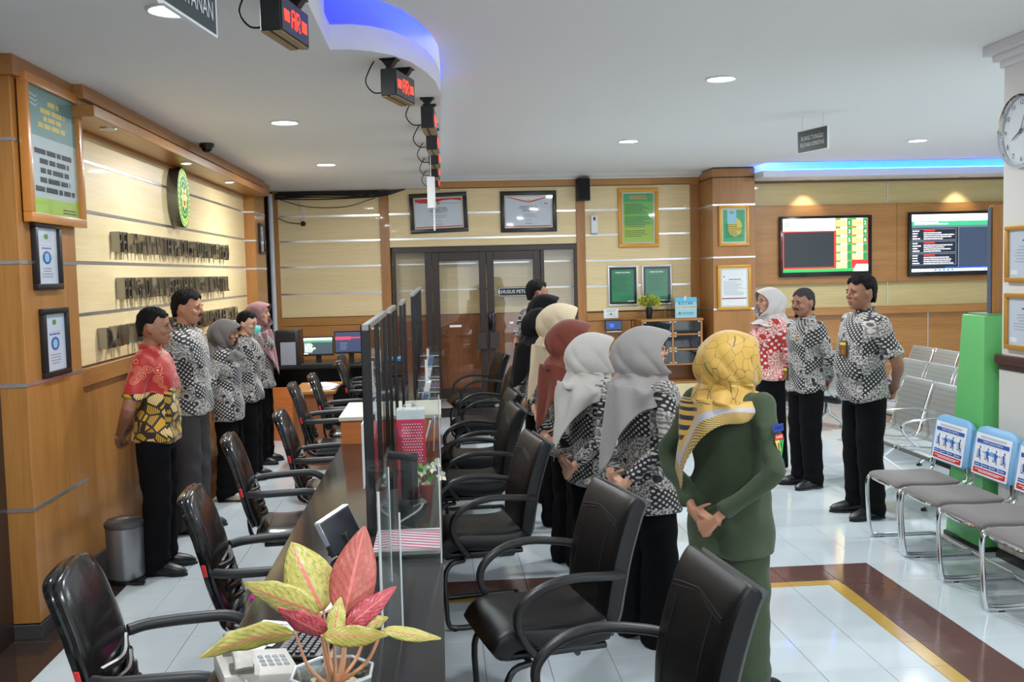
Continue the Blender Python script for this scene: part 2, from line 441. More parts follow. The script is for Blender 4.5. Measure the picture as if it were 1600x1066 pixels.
# ------------------------------------------------------------ back wall
def wall_back():
    w=struct('wall_back',MB().box(-2.6,YB+.03,0,-.64,YB+.3,3.4).box(-.64,YB+.03,2.19,1.90,YB+.3,3.4).box(1.90,YB+.03,0,3.6,YB+.3,3.4),DARKW)
    # left section: teak frame round maple boards
    part('frame_post',MB().box(-2.16,YB-.02,.12,-2.09,YB+.03,3.0),TEAK,w,bevel=.002)
    part('frame_post',MB().box(-.75,YB-.02,.12,-.63,YB+.03,3.0),TEAK,w,bevel=.002)
    part('frame_rail',MB().box(-2.09,YB-.015,1.18,-.75,YB+.03,1.285),TEAKH,w,bevel=.002)
    part('lower_panel',MB().box(-2.09,YB,.12,-.75,YB+.03,1.178),TEAKH,w,bevel=.002)
    zs=[1.285,1.606,1.964,2.304,2.634,2.935]
    for a,b in zip(zs[:-1],zs[1:]): part('board',MB().box(-2.09,YB,a+.008,-.75,YB+.03,b-.008),MAPLE,w,bevel=.002)
    for z in zs[1:-1]: part('metal_strip',MB().box(-2.09,YB-.003,z-.012,-.75,YB+.028,z+.012),ALU,w)
    # over the door and right of it
    zs=[1.26,1.609,1.958,2.305,2.642,2.975]
    zz=[2.19,2.305,2.642,2.975]
    for a,b in zip(zz[:-1],zz[1:]): part('board',MB().box(-.63,YB,a+.008,1.89,YB+.03,b-.008),MAPLE,w,bevel=.002)
    for z in zz[1:-1]: part('metal_strip',MB().box(-.63,YB-.003,z-.012,1.89,YB+.028,z+.012),ALU,w)
    part('frame_rail',MB().box(-.63,YB-.02,2.975,3.58,YB+.03,3.06),TEAKH,w,bevel=.002)
    part('frame_post',MB().box(1.89,YB-.02,0,2.01,YB+.03,2.975),TEAK,w,bevel=.002)
    part('frame_post',MB().box(3.46,YB-.02,0,3.58,YB+.03,2.975),TEAK,w,bevel=.002)
    for a,b in zip(zs[:-1],zs[1:]): part('board',MB().box(2.01,YB,a+.008,3.46,YB+.03,b-.008),MAPLE,w,bevel=.002)
    for z in zs[1:-1]: part('metal_strip',MB().box(2.01,YB-.003,z-.012,3.46,YB+.028,z+.012),ALU,w)
    part('frame_rail',MB().box(2.01,YB-.03,1.14,3.46,YB+.03,1.25),TEAKH,w,bevel=.002)
    part('lower_panel',MB().box(2.01,YB,.0,2.62,YB+.03,1.138),TEAK,w,bevel=.002)
    part('lower_panel',MB().box(2.63,YB,.0,3.46,YB+.03,1.138),TEAK,w,bevel=.002)
    # step in front of the door
    st=struct('trim_4',MB().box(-2.2,12.75,-.01,1.95,YB+.02,.12),GRANITE2,bevel=.004)
    part('step_top',MB().box(-2.2,12.74,.12,1.95,YB+.02,.14),mat('step_top',(150,148,146),.2),st,bevel=.004)
    # white pipe in the corner, cables along the top
    p=thing('corner_pipe','white painted pipe running up the corner left of the far wall','pipe',(-2.17,13.5,.14))
    part('pipe',MB().tube([(-2.17,13.5,.14),(-2.17,13.5,2.6),(-2.17,13.5,2.93)],.032,12),mat('pipe_white',(205,210,218),.5),p)
    cb=MB(); rnd=random.Random(4)
    for k in range(7):
        z=2.93-.012*k+rnd.uniform(-.004,.004)
        cb.tube(bez([(-2.1,13.45,z),(-1.6,13.43,z+rnd.uniform(-.02,.02)),(-1.1,13.45,z+rnd.uniform(-.03,.01)),(-.7,13.43,z+rnd.uniform(-.02,.03)),(-.4,13.5,2.96)],20),.008,6)
    cb.tube(bez([(-2.05,13.56,2.86),(-1.7,13.56,2.76),(-1.2,13.56,2.75),(-.8,13.56,2.86)],16),.005,6)
    cb.tube(bez([(-2.1,13.56,2.62),(-1.95,13.56,2.56),(-1.8,13.56,2.54)],10),.005,6)
    tag(part('cable_bundle',cb,BLACK),'bundle of black cables sagging along the top of the far left wall','cables')
    c=thing('cable_outlet','small round black cable outlet on the far left wall with two white wires','outlet',(-1.76,13.585,2.54))
    part('plug',MB().lathe([(.035,0),(.03,-.03),(.015,-.04)],(-1.76,13.585,2.54),axis='y'),BLACK,c)
    part('wire',MB().tube([(-1.77,13.56,2.54),(-1.77,13.57,2.9)],.004,6).tube([(-1.745,13.56,2.54),(-1.74,13.57,2.9)],.004,6),PAPER,c)
wall_back()
def doors():
    d=struct('door_1',MB().box(-.60,YB-.02,2.12,1.89,YB+.06,2.19).box(-.60,YB-.02,.14,-.56,YB+.06,2.12).box(-.17,YB-.02,.14,-.08,YB+.06,2.12)
        .box(1.39,YB-.02,.14,1.44,YB+.06,2.12).box(1.85,YB-.02,.14,1.89,YB+.06,2.12),DARKW,bevel=.003)
    bg=struct('wall_inner',MB().box(-.7,YB+.32,.0,2.0,YB+.36,2.3),TEAK)
    zz=[1.265,1.609,1.968,2.3]
    for a,b in zip(zz[:-1],zz[1:]):
        part('board',MB().box(-.62,YB+.29,a+.008,1.92,YB+.32,b-.008),MAPLE,bg,bevel=.002)
    for z in zz[1:-1]: part('metal_strip',MB().box(-.62,YB+.288,z-.01,1.92,YB+.315,z+.01),ALU,bg)
    part('lower_panel',MB().box(-.62,YB+.29,.12,1.92,YB+.32,1.26),DOORW,bg)
    for x0,x1 in ((-.56,-.17),(1.44,1.85)): part('side_pane',MB().box(x0,YB+.01,.14,x1,YB+.018,2.12),GLASS,d)
    for i,(x0,x1) in enumerate(((-.08,.655),(.655,1.39))):
        l=part('door_leaf',MB().box(x0+.004,YB-.01,.15,x0+.10,YB+.04,2.115).box(x1-.10,YB-.01,.15,x1-.004,YB+.04,2.115).box(x0+.10,YB-.01,2.0,x1-.10,YB+.04,2.115).box(x0+.10,YB-.01,.15,x1-.10,YB+.04,.27),DARKW,d,bevel=.003)
        part('pane',MB().box(x0+.10,YB+.01,.27,x1-.10,YB+.018,2.0),GLASS,l)
        xc=.655+(-.085 if i==0 else .085)
        part('handle',MB().box(xc-.065,YB-.055,.80,xc+.065,YB-.035,1.03).box(xc-.02,YB-.04,.84,xc+.02,YB-.01,.87).box(xc-.02,YB-.04,.96,xc+.02,YB-.01,.99),mat('brown_handle',(52,44,40),.4),l,bevel=.003)
    k=part('keypad',MB().box(.67,YB-.05,1.05,.76,YB-.01,1.29),mat('keypad_black',(12,14,18),.15),d,bevel=.006)
    # notices on the glass
    n=thing('door_sign','black staff-only sign with white letters on the right door leaf','sign',(1.04,YB-.014,1.56))
    part('plate',MB().box(.81,YB-.022,1.50,1.31,YB-.012,1.63),mat('sign_black',(22,36,34),.3),n,bevel=.002)
    f=Flat((.81,YB-.0225,1.50),(1,0,0),(0,0,1))
    for a in ((.008,.008,.492,.014),(.008,.116,.492,.122),(.008,.008,.014,.122),(.486,.008,.492,.122)): f.rect(*a,PAPER)
    f.text('KHUSUS PETUGAS',.25,.065,.062,PAPER); f.build('lettering',n)
    for i,(x,z,w) in enumerate(((.22,1.12,.16),(.98,1.145,.05),(1.08,1.145,.03))):
        s=part('sticker',MB().box(x-w/2,YB+.004,z-.015,x+w/2,YB+.009,z+.015),PAPER,d)
doors()
for x in (.1,1.2):  # unseen fill lights added behind the door glass to brighten the boards
    l=bpy.data.lights.new('door_fill_light','AREA'); l.shape='RECTANGLE'; l.size=.9; l.size_y=.1; l.energy=9; l.color=(1,.96,.9)
    o=bpy.data.objects.new('door_fill_light',l); COL.objects.link(o); o.location=(x,YB+.19,2.27)
# ------------------------------------------------------------ column, TV wall, soffit with blue cove
def right_side():
    c=struct('trim_5',MB().box(3.59,12.91,0,4.13,YB+.03,3.15),DARKW)
    zs=[0,.582,1.279,1.955,2.635,2.99,3.11]
    for i,(a,b) in enumerate(zip(zs[:-1],zs[1:])): part('panel',MB().box(3.58,12.9,a+.008,4.14,YB,b-.008),TEAK,c,bevel=.002)
    for z in zs[1:-2]: part('metal_strip',MB().box(3.578,12.897,z-.011,4.142,YB,z+.011),ALU,c)
    w=struct('wall_right',MB().box(4.14,13.23,0,8.6,13.4,3.3),DARKW)
    m='panel'
    part('upper_rail',MB().box(4.14,13.15,2.925,8.6,13.23,3.0),mat('dark_teak',(110,66,34),.25,coat=.3),w,bevel=.002)
    for x0,x1 in ((4.14,6.05),(6.065,8.6)):
        part(m,MB().box(x0,13.2,2.625,x1,13.23,2.925),OLIVE,w,bevel=.002)
        part(m,MB().box(x0,13.2,1.25,x1,13.23,1.575),OLIVE,w,bevel=.002)
        part('metal_strip',MB().box(6.052,13.197,2.625,6.063,13.23,2.925).box(6.052,13.197,1.25,6.063,13.23,1.575),ALU,w) if x0<5 else None
    for x0,x1 in ((4.14,6.15),(6.153,8.6)): part('wide_panel',MB().box(x0,13.12,1.575,x1,13.23,2.62),TEAKH,w,bevel=.003)
    part('rail',MB().box(4.14,13.1,1.15,8.6,13.23,1.25),TEAKH,w,bevel=.003)
    for x0,x1 in ((4.14,6.62),(6.63,8.6)): part('lower_panel',MB().box(x0,13.2,0.1,x1,13.23,1.15),TEAKH,w,bevel=.002)
    part('metal_strip',MB().box(6.62,13.197,.1,6.63,13.23,1.15),ALU,w)
    part('skirting',MB().box(4.14,13.18,0,8.6,13.23,.1),GRANITE2,w)
    # side wall far right, out of view; window openings added to let daylight in
    struct('wall_far_right',MB().box(8.6,-3.2,0,8.75,13.4,.35).box(8.6,-3.2,2.85,8.75,13.4,3.3).box(8.6,6.2,.35,8.75,13.4,2.85).box(8.6,-3.2,.35,8.75,-2.6,2.85).box(8.6,2.6,.35,8.75,2.8,2.85),WHITE)
    # white pillar on the right
    p=struct('wall_pillar',MB().box(3.42,2.6,0,4.3,5.88,3.12),mat('pillar_paint',(222,220,215),.6))
    part('dado',MB().box(3.385,2.58,1.20,4.33,5.915,1.262),mat('dado_wood',(72,34,28),.3,coat=.3),p,bevel=.014)
    part('dado_foot',MB().box(3.40,2.6,1.17,4.31,5.90,1.20),mat('dado_wood2',(60,28,24),.3,coat=.3),p,bevel=.006)
    ztile=[0,.55,1.17]
    for a,b in zip(ztile[:-1],ztile[1:]):
        for k in range(6):
            y1=5.89-.55*k; y0=y1-.55
            part('wall_tile',MB().box(3.408,y0+.0015,a+.0015,3.42,y1-.0015,b-.0015),mat('pillar_tile',(214,212,206),.3),p,bevel=.001)
    for k in range(2): part('wall_tile',MB().box(3.41,5.88,ztile[k]+.001,4.3,5.892,ztile[k+1]-.001),MAT['pillar_tile'],p,bevel=.001)
    for i,(e,z0,z1) in enumerate(((.02,2.98,3.02),(.05,3.02,3.06),(.09,3.06,3.12))):
        part('crown',MB().box(3.42-e,2.6,z0,4.3+e,5.88+e,z1),WHITE,p,bevel=.006)
    part('skirting',MB().box(3.40,2.6,0,3.42,5.895,.06),GRANITE2,p)
right_side()
BLUEL=mat('blue_led_strip',(50,70,255),.5,emit=30)
def ceilings():
    # soffit over the counter: straight edge at X=.05, curved nose, notch, then the near edge at X=-.5
    s0=1.0066  # small rise of soffit against first estimate
    nose=[(-.506,5.19),(-.40,5.185),(-.30,5.23),(-.20,5.33),(-.11,5.50),(-.03,5.78),(.02,6.05),(.05,6.40)]
    poly=[(-2.6,-3.2),(-.506,-3.2)]+nose+[(.05,YB+.1),(-2.6,YB+.1)]
    struct('ceiling_soffit',MB().prism(poly,ZL,ZL+.125),CEIL,smooth=30)
    # main ceiling with the curved cut-out above the nose; recess above it
    cut=[(.09,-3.2),(.09,-3.2)]
    edge=[(-.51,4.80),(-.42,4.77),(-.33,4.77),(-.22,4.86),(-.13,5.02),(-.05,5.28),(.0,5.50),(.04,5.80),(.052,6.25),(.054,6.6)]
    main=[(8.6,-3.2),(8.6,12.42),(4.14,12.42),(4.14,YB+.1),(.056,YB+.1)]+edge[::-1]+[(-.505,4.80),(-.505,-3.2)]
    struct('ceiling',MB().prism(main,ZH,ZH+.03),CEIL,smooth=30)
    wall=MB(); n=len(edge)
    wall.add([(x,y,ZH+.02) for x,y in edge]+[(x,y,ZH+.24) for x,y in edge],[(i,i+1,n+i+1,n+i) for i in range(n-1)])
    cw=struct('trim_6',wall,CEIL,fix=False)
    struct('ceiling_recess',MB().box(-2.6,-3.2,ZH+.24,.3,YB+.1,ZH+.27),CEIL)
    struct('trim_7',MB().box(-.56,-3.2,ZL+.125,-.52,5.1,ZH+.24),CEIL)
    led=MB().tube(bez([(-.54,5.36,ZH-.012),(-.42,5.35,ZH-.012),(-.33,5.38,ZH-.012),(-.26,5.48,ZH-.012),(-.19,5.62,ZH-.012),(-.13,5.88,ZH-.012),(-.10,6.2,ZH-.012),(-.08,6.8,ZH-.012)],24),.008,6)
    tag(part('blue_led_strip',led,BLUEL),'blue light strip hidden on the curved edge of the counter ceiling','light strip')
    led=MB().tube([(-.0,6.8,ZH),(-.0,YB-.2,ZH)],.004,6)
    # soffit in front of the TV wall and its cove
    s=struct('ceiling_tv_soffit',MB().box(4.14,12.55,2.95,8.6,13.25,3.035),WHITE,bevel=.003)
    struct('trim_8',MB().box(4.14,12.95,3.035,8.6,13.0,3.45).box(4.14,12.39,ZH,8.6,12.42,3.45).box(4.14,12.39,3.42,8.6,13.0,3.45),WHITE)
    led=MB().tube([(4.2,12.80,3.06),(6.4,12.80,3.06),(8.5,12.80,3.06)],.012,6)
    tag(part('blue_led_strip',led,mat('blue_led_strip2',(30,100,255),.5,emit=34)),'blue light strip lying in the cove above the TV wall','light strip')
    # crown moulding along the back wall
    cr=MB().prism_y([(0,0),(1,0),(1,1),(0,1)],0,1); cr.v=[]; cr.f=[]; cr.m=[]
    prof=[(YB,3.06),(YB-.06,3.06),(YB-.07,3.075),(YB-.14,3.085),(YB-.20,3.12),(YB,3.12)]
    v=[(x,y,z) for x in (.06,3.6) for y,z in prof]; k=len(prof)
    cr.add(v,[tuple(range(k)),tuple(range(k,2*k))]+[(i,(i+1)%k,k+(i+1)%k,k+i) for i in range(k)])
    struct('trim_9',cr,WHITE)
    # wall behind and roof over everything, so the room goes on behind the camera; unseen opening shaped for daylight fill
    struct('wall_behind',MB().box(-2.6,-3.35,0,.6,-3.2,3.3).box(7.4,-3.35,0,8.75,-3.2,3.3).box(.6,-3.35,2.6,7.4,-3.2,3.3).box(3.0,-3.35,0,3.2,-3.2,2.6),WHITE)
    # downlights
    lab=['above the staff chairs, nearer of two','above the staff chairs, farther of two','behind the hanging displays','over the camera side of the counter',
         'nearest on the waiting side','second on the waiting side, above the gold frame','before the TV wall','over the benches','over the visitor chairs','right of the white pillar','behind the viewer','behind the viewer, right','behind the viewer, staff side','at the entrance','at the entrance, right']
    for (x,y,z),l in zip(DOWN,lab):
        t=thing('downlight','round white ceiling downlight '+l,'ceiling light',(x,y,z),0,'round ceiling downlights')
        part('rim',MB().lathe([(.105,0),(.108,-.006),(.098,-.012),(.09,-.006)],(x,y,z)),WHITE,t)
        part('diffuser',MB().lathe([(.09,-.002),(.088,-.009)],(x,y,z)),LAMPW,t)
ceilings()
for x in (4.9,7.0):
    t=thing('cove_spotlight','small spotlight under the soffit above the '+('left' if x<6 else 'right')+' TV','spotlight',(x,13.02,2.95))
    part('rim',MB().lathe([(.05,0),(.05,-.006),(.04,-.006)],(x,13.02,2.95)),SILVER,t); part('diffuser',MB().lathe([(.038,-.001),(.036,-.005)],(x,13.02,2.95)),LAMPW,t)
    l=bpy.data.lights.new('cove_lamp','SPOT'); l.energy=16; l.spot_size=R(80); l.spot_blend=.7; l.color=(1,.95,.85); l.shadow_soft_size=.03
    o=bpy.data.objects.new('cove_lamp',l); COL.objects.link(o); o.location=(x,13.0,2.93); o.rotation_euler=(R(12),0,0)
rnd=random.Random(7)
def frame_pic(name,label,cat,O,U,V,w,h,border,depth,fm,draw,mat2=None,b2=0,group=None,glass=True,bevel=.004):
    """picture frame: O lower-left outer corner on the wall, U right, V up; N = U x V points into the room"""
    O,U,V=Vector(O),Vector(U).normalized(),Vector(V).normalized(); N=U.cross(V)
    t=thing(name,label,cat,tuple(O+U*w/2),0,group)
    fr=MB()
    def bar(u0,v0,u1,v1,d0,d1,mb):
        c=O+U*(u0+u1)/2+V*(v0+v1)/2+N*(d0+d1)/2; mb.obox(c,U*(u1-u0)/2,V*(v1-v0)/2,N*(d1-d0)/2)
    b=border
    for a in ((0,0,w,b),(0,h-b,w,h),(0,b,b,h-b),(w-b,b,w,h-b)): bar(*a,0,depth,fr)
    part('frame',fr,fm,t,bevel=bevel)
    bk=MB(); bar(b*.8,b*.8,w-b*.8,h-b*.8,.001,depth*.35,bk); part('backing',bk,mat2 or PAPER,t)
    if b2:
        ib=MB()
        for a in ((b,b,w-b,b+b2),(b,h-b-b2,w-b,h-b),(b,b+b2,b+b2,h-b-b2),(w-b-b2,b+b2,w-b,h-b-b2)): bar(*a,depth*.3,depth*.6,ib)
        part('inner_frame',ib,mat2,t,bevel=.001)
    q=b+b2
    f=Flat(O+U*q+V*q+N*(depth*.36),U,V); draw(f,w-2*q,h-2*q); f.build('print',t)
    if glass:
        g=MB(); bar(b*.9,b*.9,w-b*.9,h-b*.9,depth*.66,depth*.7,g); g.f=[q for q in g.f if all(abs((g.v[i]-(O+N*depth*.7)).dot(N))<1e-4 for i in q)]; g.m=[0]*len(g.f); part('glass',g,glassy('picture_glass',(.97,.98,.98),.9,.03,.01),t)
    return t
BK=mat('black_frame',(22,22,26),.3); CREAMF=mat('cream_mat',(214,205,180),.6)
XU=(1,0,0); ZU=(0,0,1)
G2=mat('poster_green',(60,170,110),.5); LIME=mat('poster_lime',(170,205,70),.5); TEAL=mat('poster_teal',(98,150,150),.5); PALE=mat('poster_pale',(190,205,208),.5)
SKY=mat('poster_sky',(150,205,225),.5); YEL=mat('poster_yellow',(225,200,80),.5); ORG=mat('print_orange',(235,150,40),.5)
# certificates over the door
def cert(kind):
    def d(f,w,h):
        f.rect(0,0,w,h,mat('cert_paper',(214,220,232),.5),1)
        if kind==0:
            f.poly([(0,h),(w,h),(w,h*.93)]+[(w*(1-k/12),h*(.90+.05*math.sin(k/12*6.3))) for k in range(13)]+[(0,h*.9)],RED,2)
            for k in range(12): f.rect(w*k/12,h*(.84+.03*math.sin(k/2)),w*(k+1)/12,h*(.85+.03*math.sin(k/2)),INK,3)
        else:
            f.poly([(0,h),(w,h),(w*.5,h*.82)],PAPER,2); f.poly([(0,h),(w*.06,h),(w*.5,h*.84),(w*.5,h*.79)],RED,3); f.poly([(w*.94,h),(w,h),(w*.5,h*.79),(w*.5,h*.84)],RED,3)
            f.rect(w*.85,h*.75,w*.93,h*.78,RED,3)
        f.disc(w*.5,h*.84,.022,GOLD,4); f.lines(w*.25,w*.75,h*.7,h*.5,4,.008,INK,rnd,2,True)
        f.lines(w*.3,w*.7,h*.45,h*.3,3,.006,INKL,rnd,2,True); f.text('/ 1',w*.5,h*.2,.05,INK)
        f.rect(0,0,w,h*.03,RED,2); f.lines(w*.4,w*.6,h*.12,h*.08,1,.006,INK,rnd,2,True)
    return d
frame_pic('certificate_frame','black framed certificate with a wavy red band, left of the two over the door','picture',(-.34,YB-.002,2.37),(1,0,.03),(-.03,0,1),.77,.53,.055,.03,BK,cert(0),CREAMF,.02)
frame_pic('certificate_frame','black framed certificate with red lines in a V, right one over the door','picture',(.865,YB-.002,2.365),XU,ZU,.76,.55,.055,.03,BK,cert(1),CREAMF,.02)
def green_gold(f,w,h):
    f.rect(0,0,w,h,LIME,1); f.rect(0,h*.35,w,h,mat('poster_midgreen',(120,195,90),.5),2); f.rect(0,h*.83,w,h,G2,3)
    f.lines(w*.08,w*.92,h*.96,h*.88,2,.014,ORG,rnd,4,True); f.lines(w*.05,w*.95,h*.80,h*.58,7,.008,INK,rnd,4)
    f.lines(w*.05,w*.95,h*.53,h*.30,6,.008,INK,rnd,4); f.lines(w*.05,w*.9,h*.25,h*.10,4,.007,INK,rnd,4)
frame_pic('poster_frame','tall gold carved frame with a green and yellow notice on the back wall','picture',(2.466,YB-.002,2.125),XU,ZU,.552,.80,.05,.035,GOLD,green_gold,CREAMF,.022)
def green_dark(f,w,h):
    f.rect(0,0,w,h,mat('poster_deepgreen',(48,140,96),.5),1); f.lines(w*.15,w*.85,h*.94,h*.88,1,.014,PAPER,rnd,2,True)
    f.lines(w*.05,w*.95,h*.82,h*.3,13,.005,mat('print_darkgreen',(24,92,66),.5),rnd,2); f.rect(w*.7,0,w,h*.03,PAPER,2)
for k,(x,l) in enumerate(((2.307,'left of the two, farther from the plant'),(2.775,'right of the two, behind the yellow-green plant'))):
    frame_pic('poster_frame','green notice in a silver frame, '+l,'picture',(x,YB-.002,1.335),XU,ZU,.415,.545,.022,.03,SILVER,green_dark,BK,.032)
def col_green(f,w,h):
    f.rect(0,0,w,h,G2,1); f.disc(w*.55,h*.45,w*.33,YEL,2,rv=h*.3); f.rect(w*.2,h*.58,w*.62,h,SKY,3); f.rect(w*.3,h*.88,w*.5,h*.95,INKL,4)
    f.lines(w*.1,w*.95,h*.55,h*.12,8,.008,mat('print_darkgreen',(24,92,66),.5),rnd,4)
frame_pic('poster_frame','gold framed green notice with a yellow globe, upper picture on the column','picture',(3.655,12.897,2.10),XU,ZU,.40,.525,.035,.03,GOLD,col_green,CREAMF,.022)
def col_white(f,w,h):
    f.rect(0,0,w,h,PAPER,1); f.disc(w*.1,h*.8,.01,RED,2); f.lines(w*.25,w*.8,h*.74,h*.70,1,.01,INK,rnd,2,True)
    f.lines(w*.08,w*.95,h*.68,h*.28,12,.005,INKL,rnd,2); f.rect(0,h*.18,w,h*.21,mat('print_maroon',(140,40,60),.5),2)
frame_pic('poster_frame','gold framed white list with a maroon line, lower picture on the column','picture',(3.63,12.897,1.268),XU,ZU,.445,.585,.035,.03,GOLD,col_white,CREAMF,.022)
# left wall pictures: outward normal +X -> U=+Y? use U=(0,1,0),V=z gives N=+X
YU=(0,1,0)
def big_notice(f,w,h):
    f.rect(0,0,w,h,PALE,1); f.rect(0,h*.62,w,h,TEAL,2); f.rect(0,0,w,h*.16,LIME,2)
    f.poly([(w*.08,h*.13),(w*.92,h*.13),(w*.95,h*.16),(w*.95,h*.5),(w*.05,h*.5),(w*.05,h*.16)],PALE,3)
    for k,v in enumerate((.93,.86,.80,.74)): f.lines(w*.35-.07*k*w,w*.75+.04*k*w,h*v,h*(v-.05),1,.026,YEL,rnd,3,True)
    for k in range(3): f.poly([(w*.04,h*(.95-.035*k)),(w*.2,h*(.93-.035*k)),(w*.26,h*(.96-.035*k)),(w*.2,h*(.915-.035*k)),(w*.04,h*(.935-.035*k))],PALE,4)
    for k in range(5): f.lines(w*.08,w*.96,h*(.52-.075*k),h*(.48-.075*k),1,.028,INK,rnd,4,True)
    f.lines(w*.65,w*.95,h*.07,h*.02,2,.008,INK,rnd,3)
t0=frame_pic('notice_frame','large wooden framed notice high on the near wooden pilaster','picture',(PX+.012,5.30,2.15),YU,ZU,.80,.76,.05,.045,mat('honey_frame',(196,128,58),.3,coat=.4),big_notice,None,0)
def small_cert(f,w,h):
    f.rect(0,0,w,h,mat('cert_pale',(206,216,230),.5),1); f.disc(w*.5,h*.85,w*.10,mat('print_emblem',(110,150,70),.5),2,rv=h*.05)
    f.rect(w*.15,h*.68,w*.85,h*.685,ORG,2); f.lines(w*.15,w*.85,h*.66,h*.62,1,.008,BLUE,rnd,2,True)
    f.disc(w*.5,h*.47,w*.2,BLUE,2,rv=h*.12); f.disc(w*.5,h*.47,w*.11,SKY,3,rv=h*.08); f.lines(w*.2,w*.8,h*.3,h*.1,4,.006,INKL,rnd,2,True)
frame_pic('certificate_frame','small black framed certificate directly under the large wooden framed notice','picture',(PX,5.40,1.80),YU,ZU,.36,.36,.032,.03,BK,small_cert)
frame_pic('certificate_frame','small black framed certificate low on the near pilaster, lower of the two','picture',(PX,5.45,1.33),YU,ZU,.36,.37,.032,.03,BK,small_cert)
frame_pic('certificate_frame','narrow dark framed picture on the far wooden pilaster','picture',(PX,12.1,2.12),YU,ZU,.32,.36,.03,.03,BK,small_cert)
# emblem: oval green disc standing off the wall
def emblem():
    cy,cz,ry,rz=8.77,2.53,.20,.255
    t=thing('oval_emblem','oval green court emblem with a golden star mounted high on the maple wall','emblem',(WX,cy,cz-rz))
    n=48; b=MB(); 
    for x0,x1,s in ((WX,WX+.09,1.0),):
        b.add([(x,cy+ry*s*math.cos(2*PI*k/n),cz+rz*s*math.sin(2*PI*k/n)) for x in (x0,x1) for k in range(n)],[tuple(range(n)),tuple(range(n,2*n))]+[(k,(k+1)%n,n+(k+1)%n,n+k) for k in range(n)])
    part('drum',b,mat('steel_rim',(120,122,118),.25,.9),t)
    f=Flat((WX+.09,cy,cz),YU,ZU)
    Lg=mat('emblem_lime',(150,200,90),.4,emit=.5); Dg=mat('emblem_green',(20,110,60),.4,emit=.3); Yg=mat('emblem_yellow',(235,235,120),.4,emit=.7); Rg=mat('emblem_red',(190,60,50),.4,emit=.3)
    for k,(s,m) in enumerate(((.96,Lg),(.88,Dg),(.80,Lg),(.70,Dg),(.60,Lg),(.54,Dg))): f.disc(0,0,ry*s,m,k+1,36,rv=rz*s)
    pts=[]
    for k in range(16):
        a=2*PI*k/16; s=.46 if k%2==0 else .30; pts.append((ry*s*math.cos(a)*1.1,rz*s*math.sin(a)))
    f.poly(pts,Yg,8); f.rect(-.04,-.07,.04,.045,Rg,9); f.rect(-.025,-.025,.025,.025,Yg,10); f.disc(0,.07,.022,Dg,10)
    for k in range(28):
        a=2*PI*k/28; f.disc(ry*.84*math.cos(a),rz*.84*math.sin(a),.011,Yg,8,8)
    f.build('emblem_face',t)
emblem()
# steel letters on the wall, each letter a part
STEEL=mat('brushed_steel',(150,146,138),.22,.9)
def sign(txt,y0,y1,z,h,label):
    t=thing('wall_lettering',label,'lettering',(WX,y0,z-h/2))
    wid=[]
    for ch in txt:
        if ch==' ': wid.append(.42)
        else:
            vs,fs=text_mesh(ch); wid.append(max(p[0] for p in vs)-min(p[0] for p in vs)+.13)
    tot=sum(wid); k=(y1-y0)/tot; y=y0; cache={}
    for ch,w in zip(txt,wid):
        if ch!=' ':
            if ch not in cache:
                vs,fs=text_mesh(ch); mx=(max(p[0] for p in vs)+min(p[0] for p in vs))/2
                zlo=min(p[1] for p in vs); zhi=max(p[1] for p in vs); b=MB(); n=len(vs); sc=h/(zhi-zlo) if ch not in '()' else h/(zhi-zlo)*1.1
                P=[((p[0]-mx)*k,(p[1]-(zlo+zhi)/2)*sc) for p in vs]
                ed={}
                for q in fs:
                    for i in range(len(q)):
                        e=(q[i],q[(i+1)%len(q)]); ed[e]=1
                out=[e for e in ed if (e[1],e[0]) not in ed]
                b.add([(.055,u,v) for u,v in P]+[(.0,u,v) for u,v in P],list(fs)+[tuple(i+n for i in q)[::-1] for q in fs]+[(e[1],e[0],n+e[0],n+e[1]) for e in out])
                cache[ch]=mesh_of('letter',b,STEEL,smooth=30,fix=False)
            place('letter',cache[ch],t,(0.006,y+w*k/2-y0,h/2))
        y+=w*k
sign('PELAYANAN TERPADU SATU PINTU (PTSP)',7.05,10.7,2.105,.14,'top line of raised steel letters on the maple wall, below the emblem')
sign('PENGADILAN NEGERI HUBUNGAN INDUSTRIAL',7.12,10.64,1.785,.15,'middle line of raised steel letters on the maple wall')
sign('DAN TINDAK PIDANA KORUPSI KELAS IA',6.69,11.07,1.465,.14,'bottom line of raised steel letters, partly behind the standing staff')
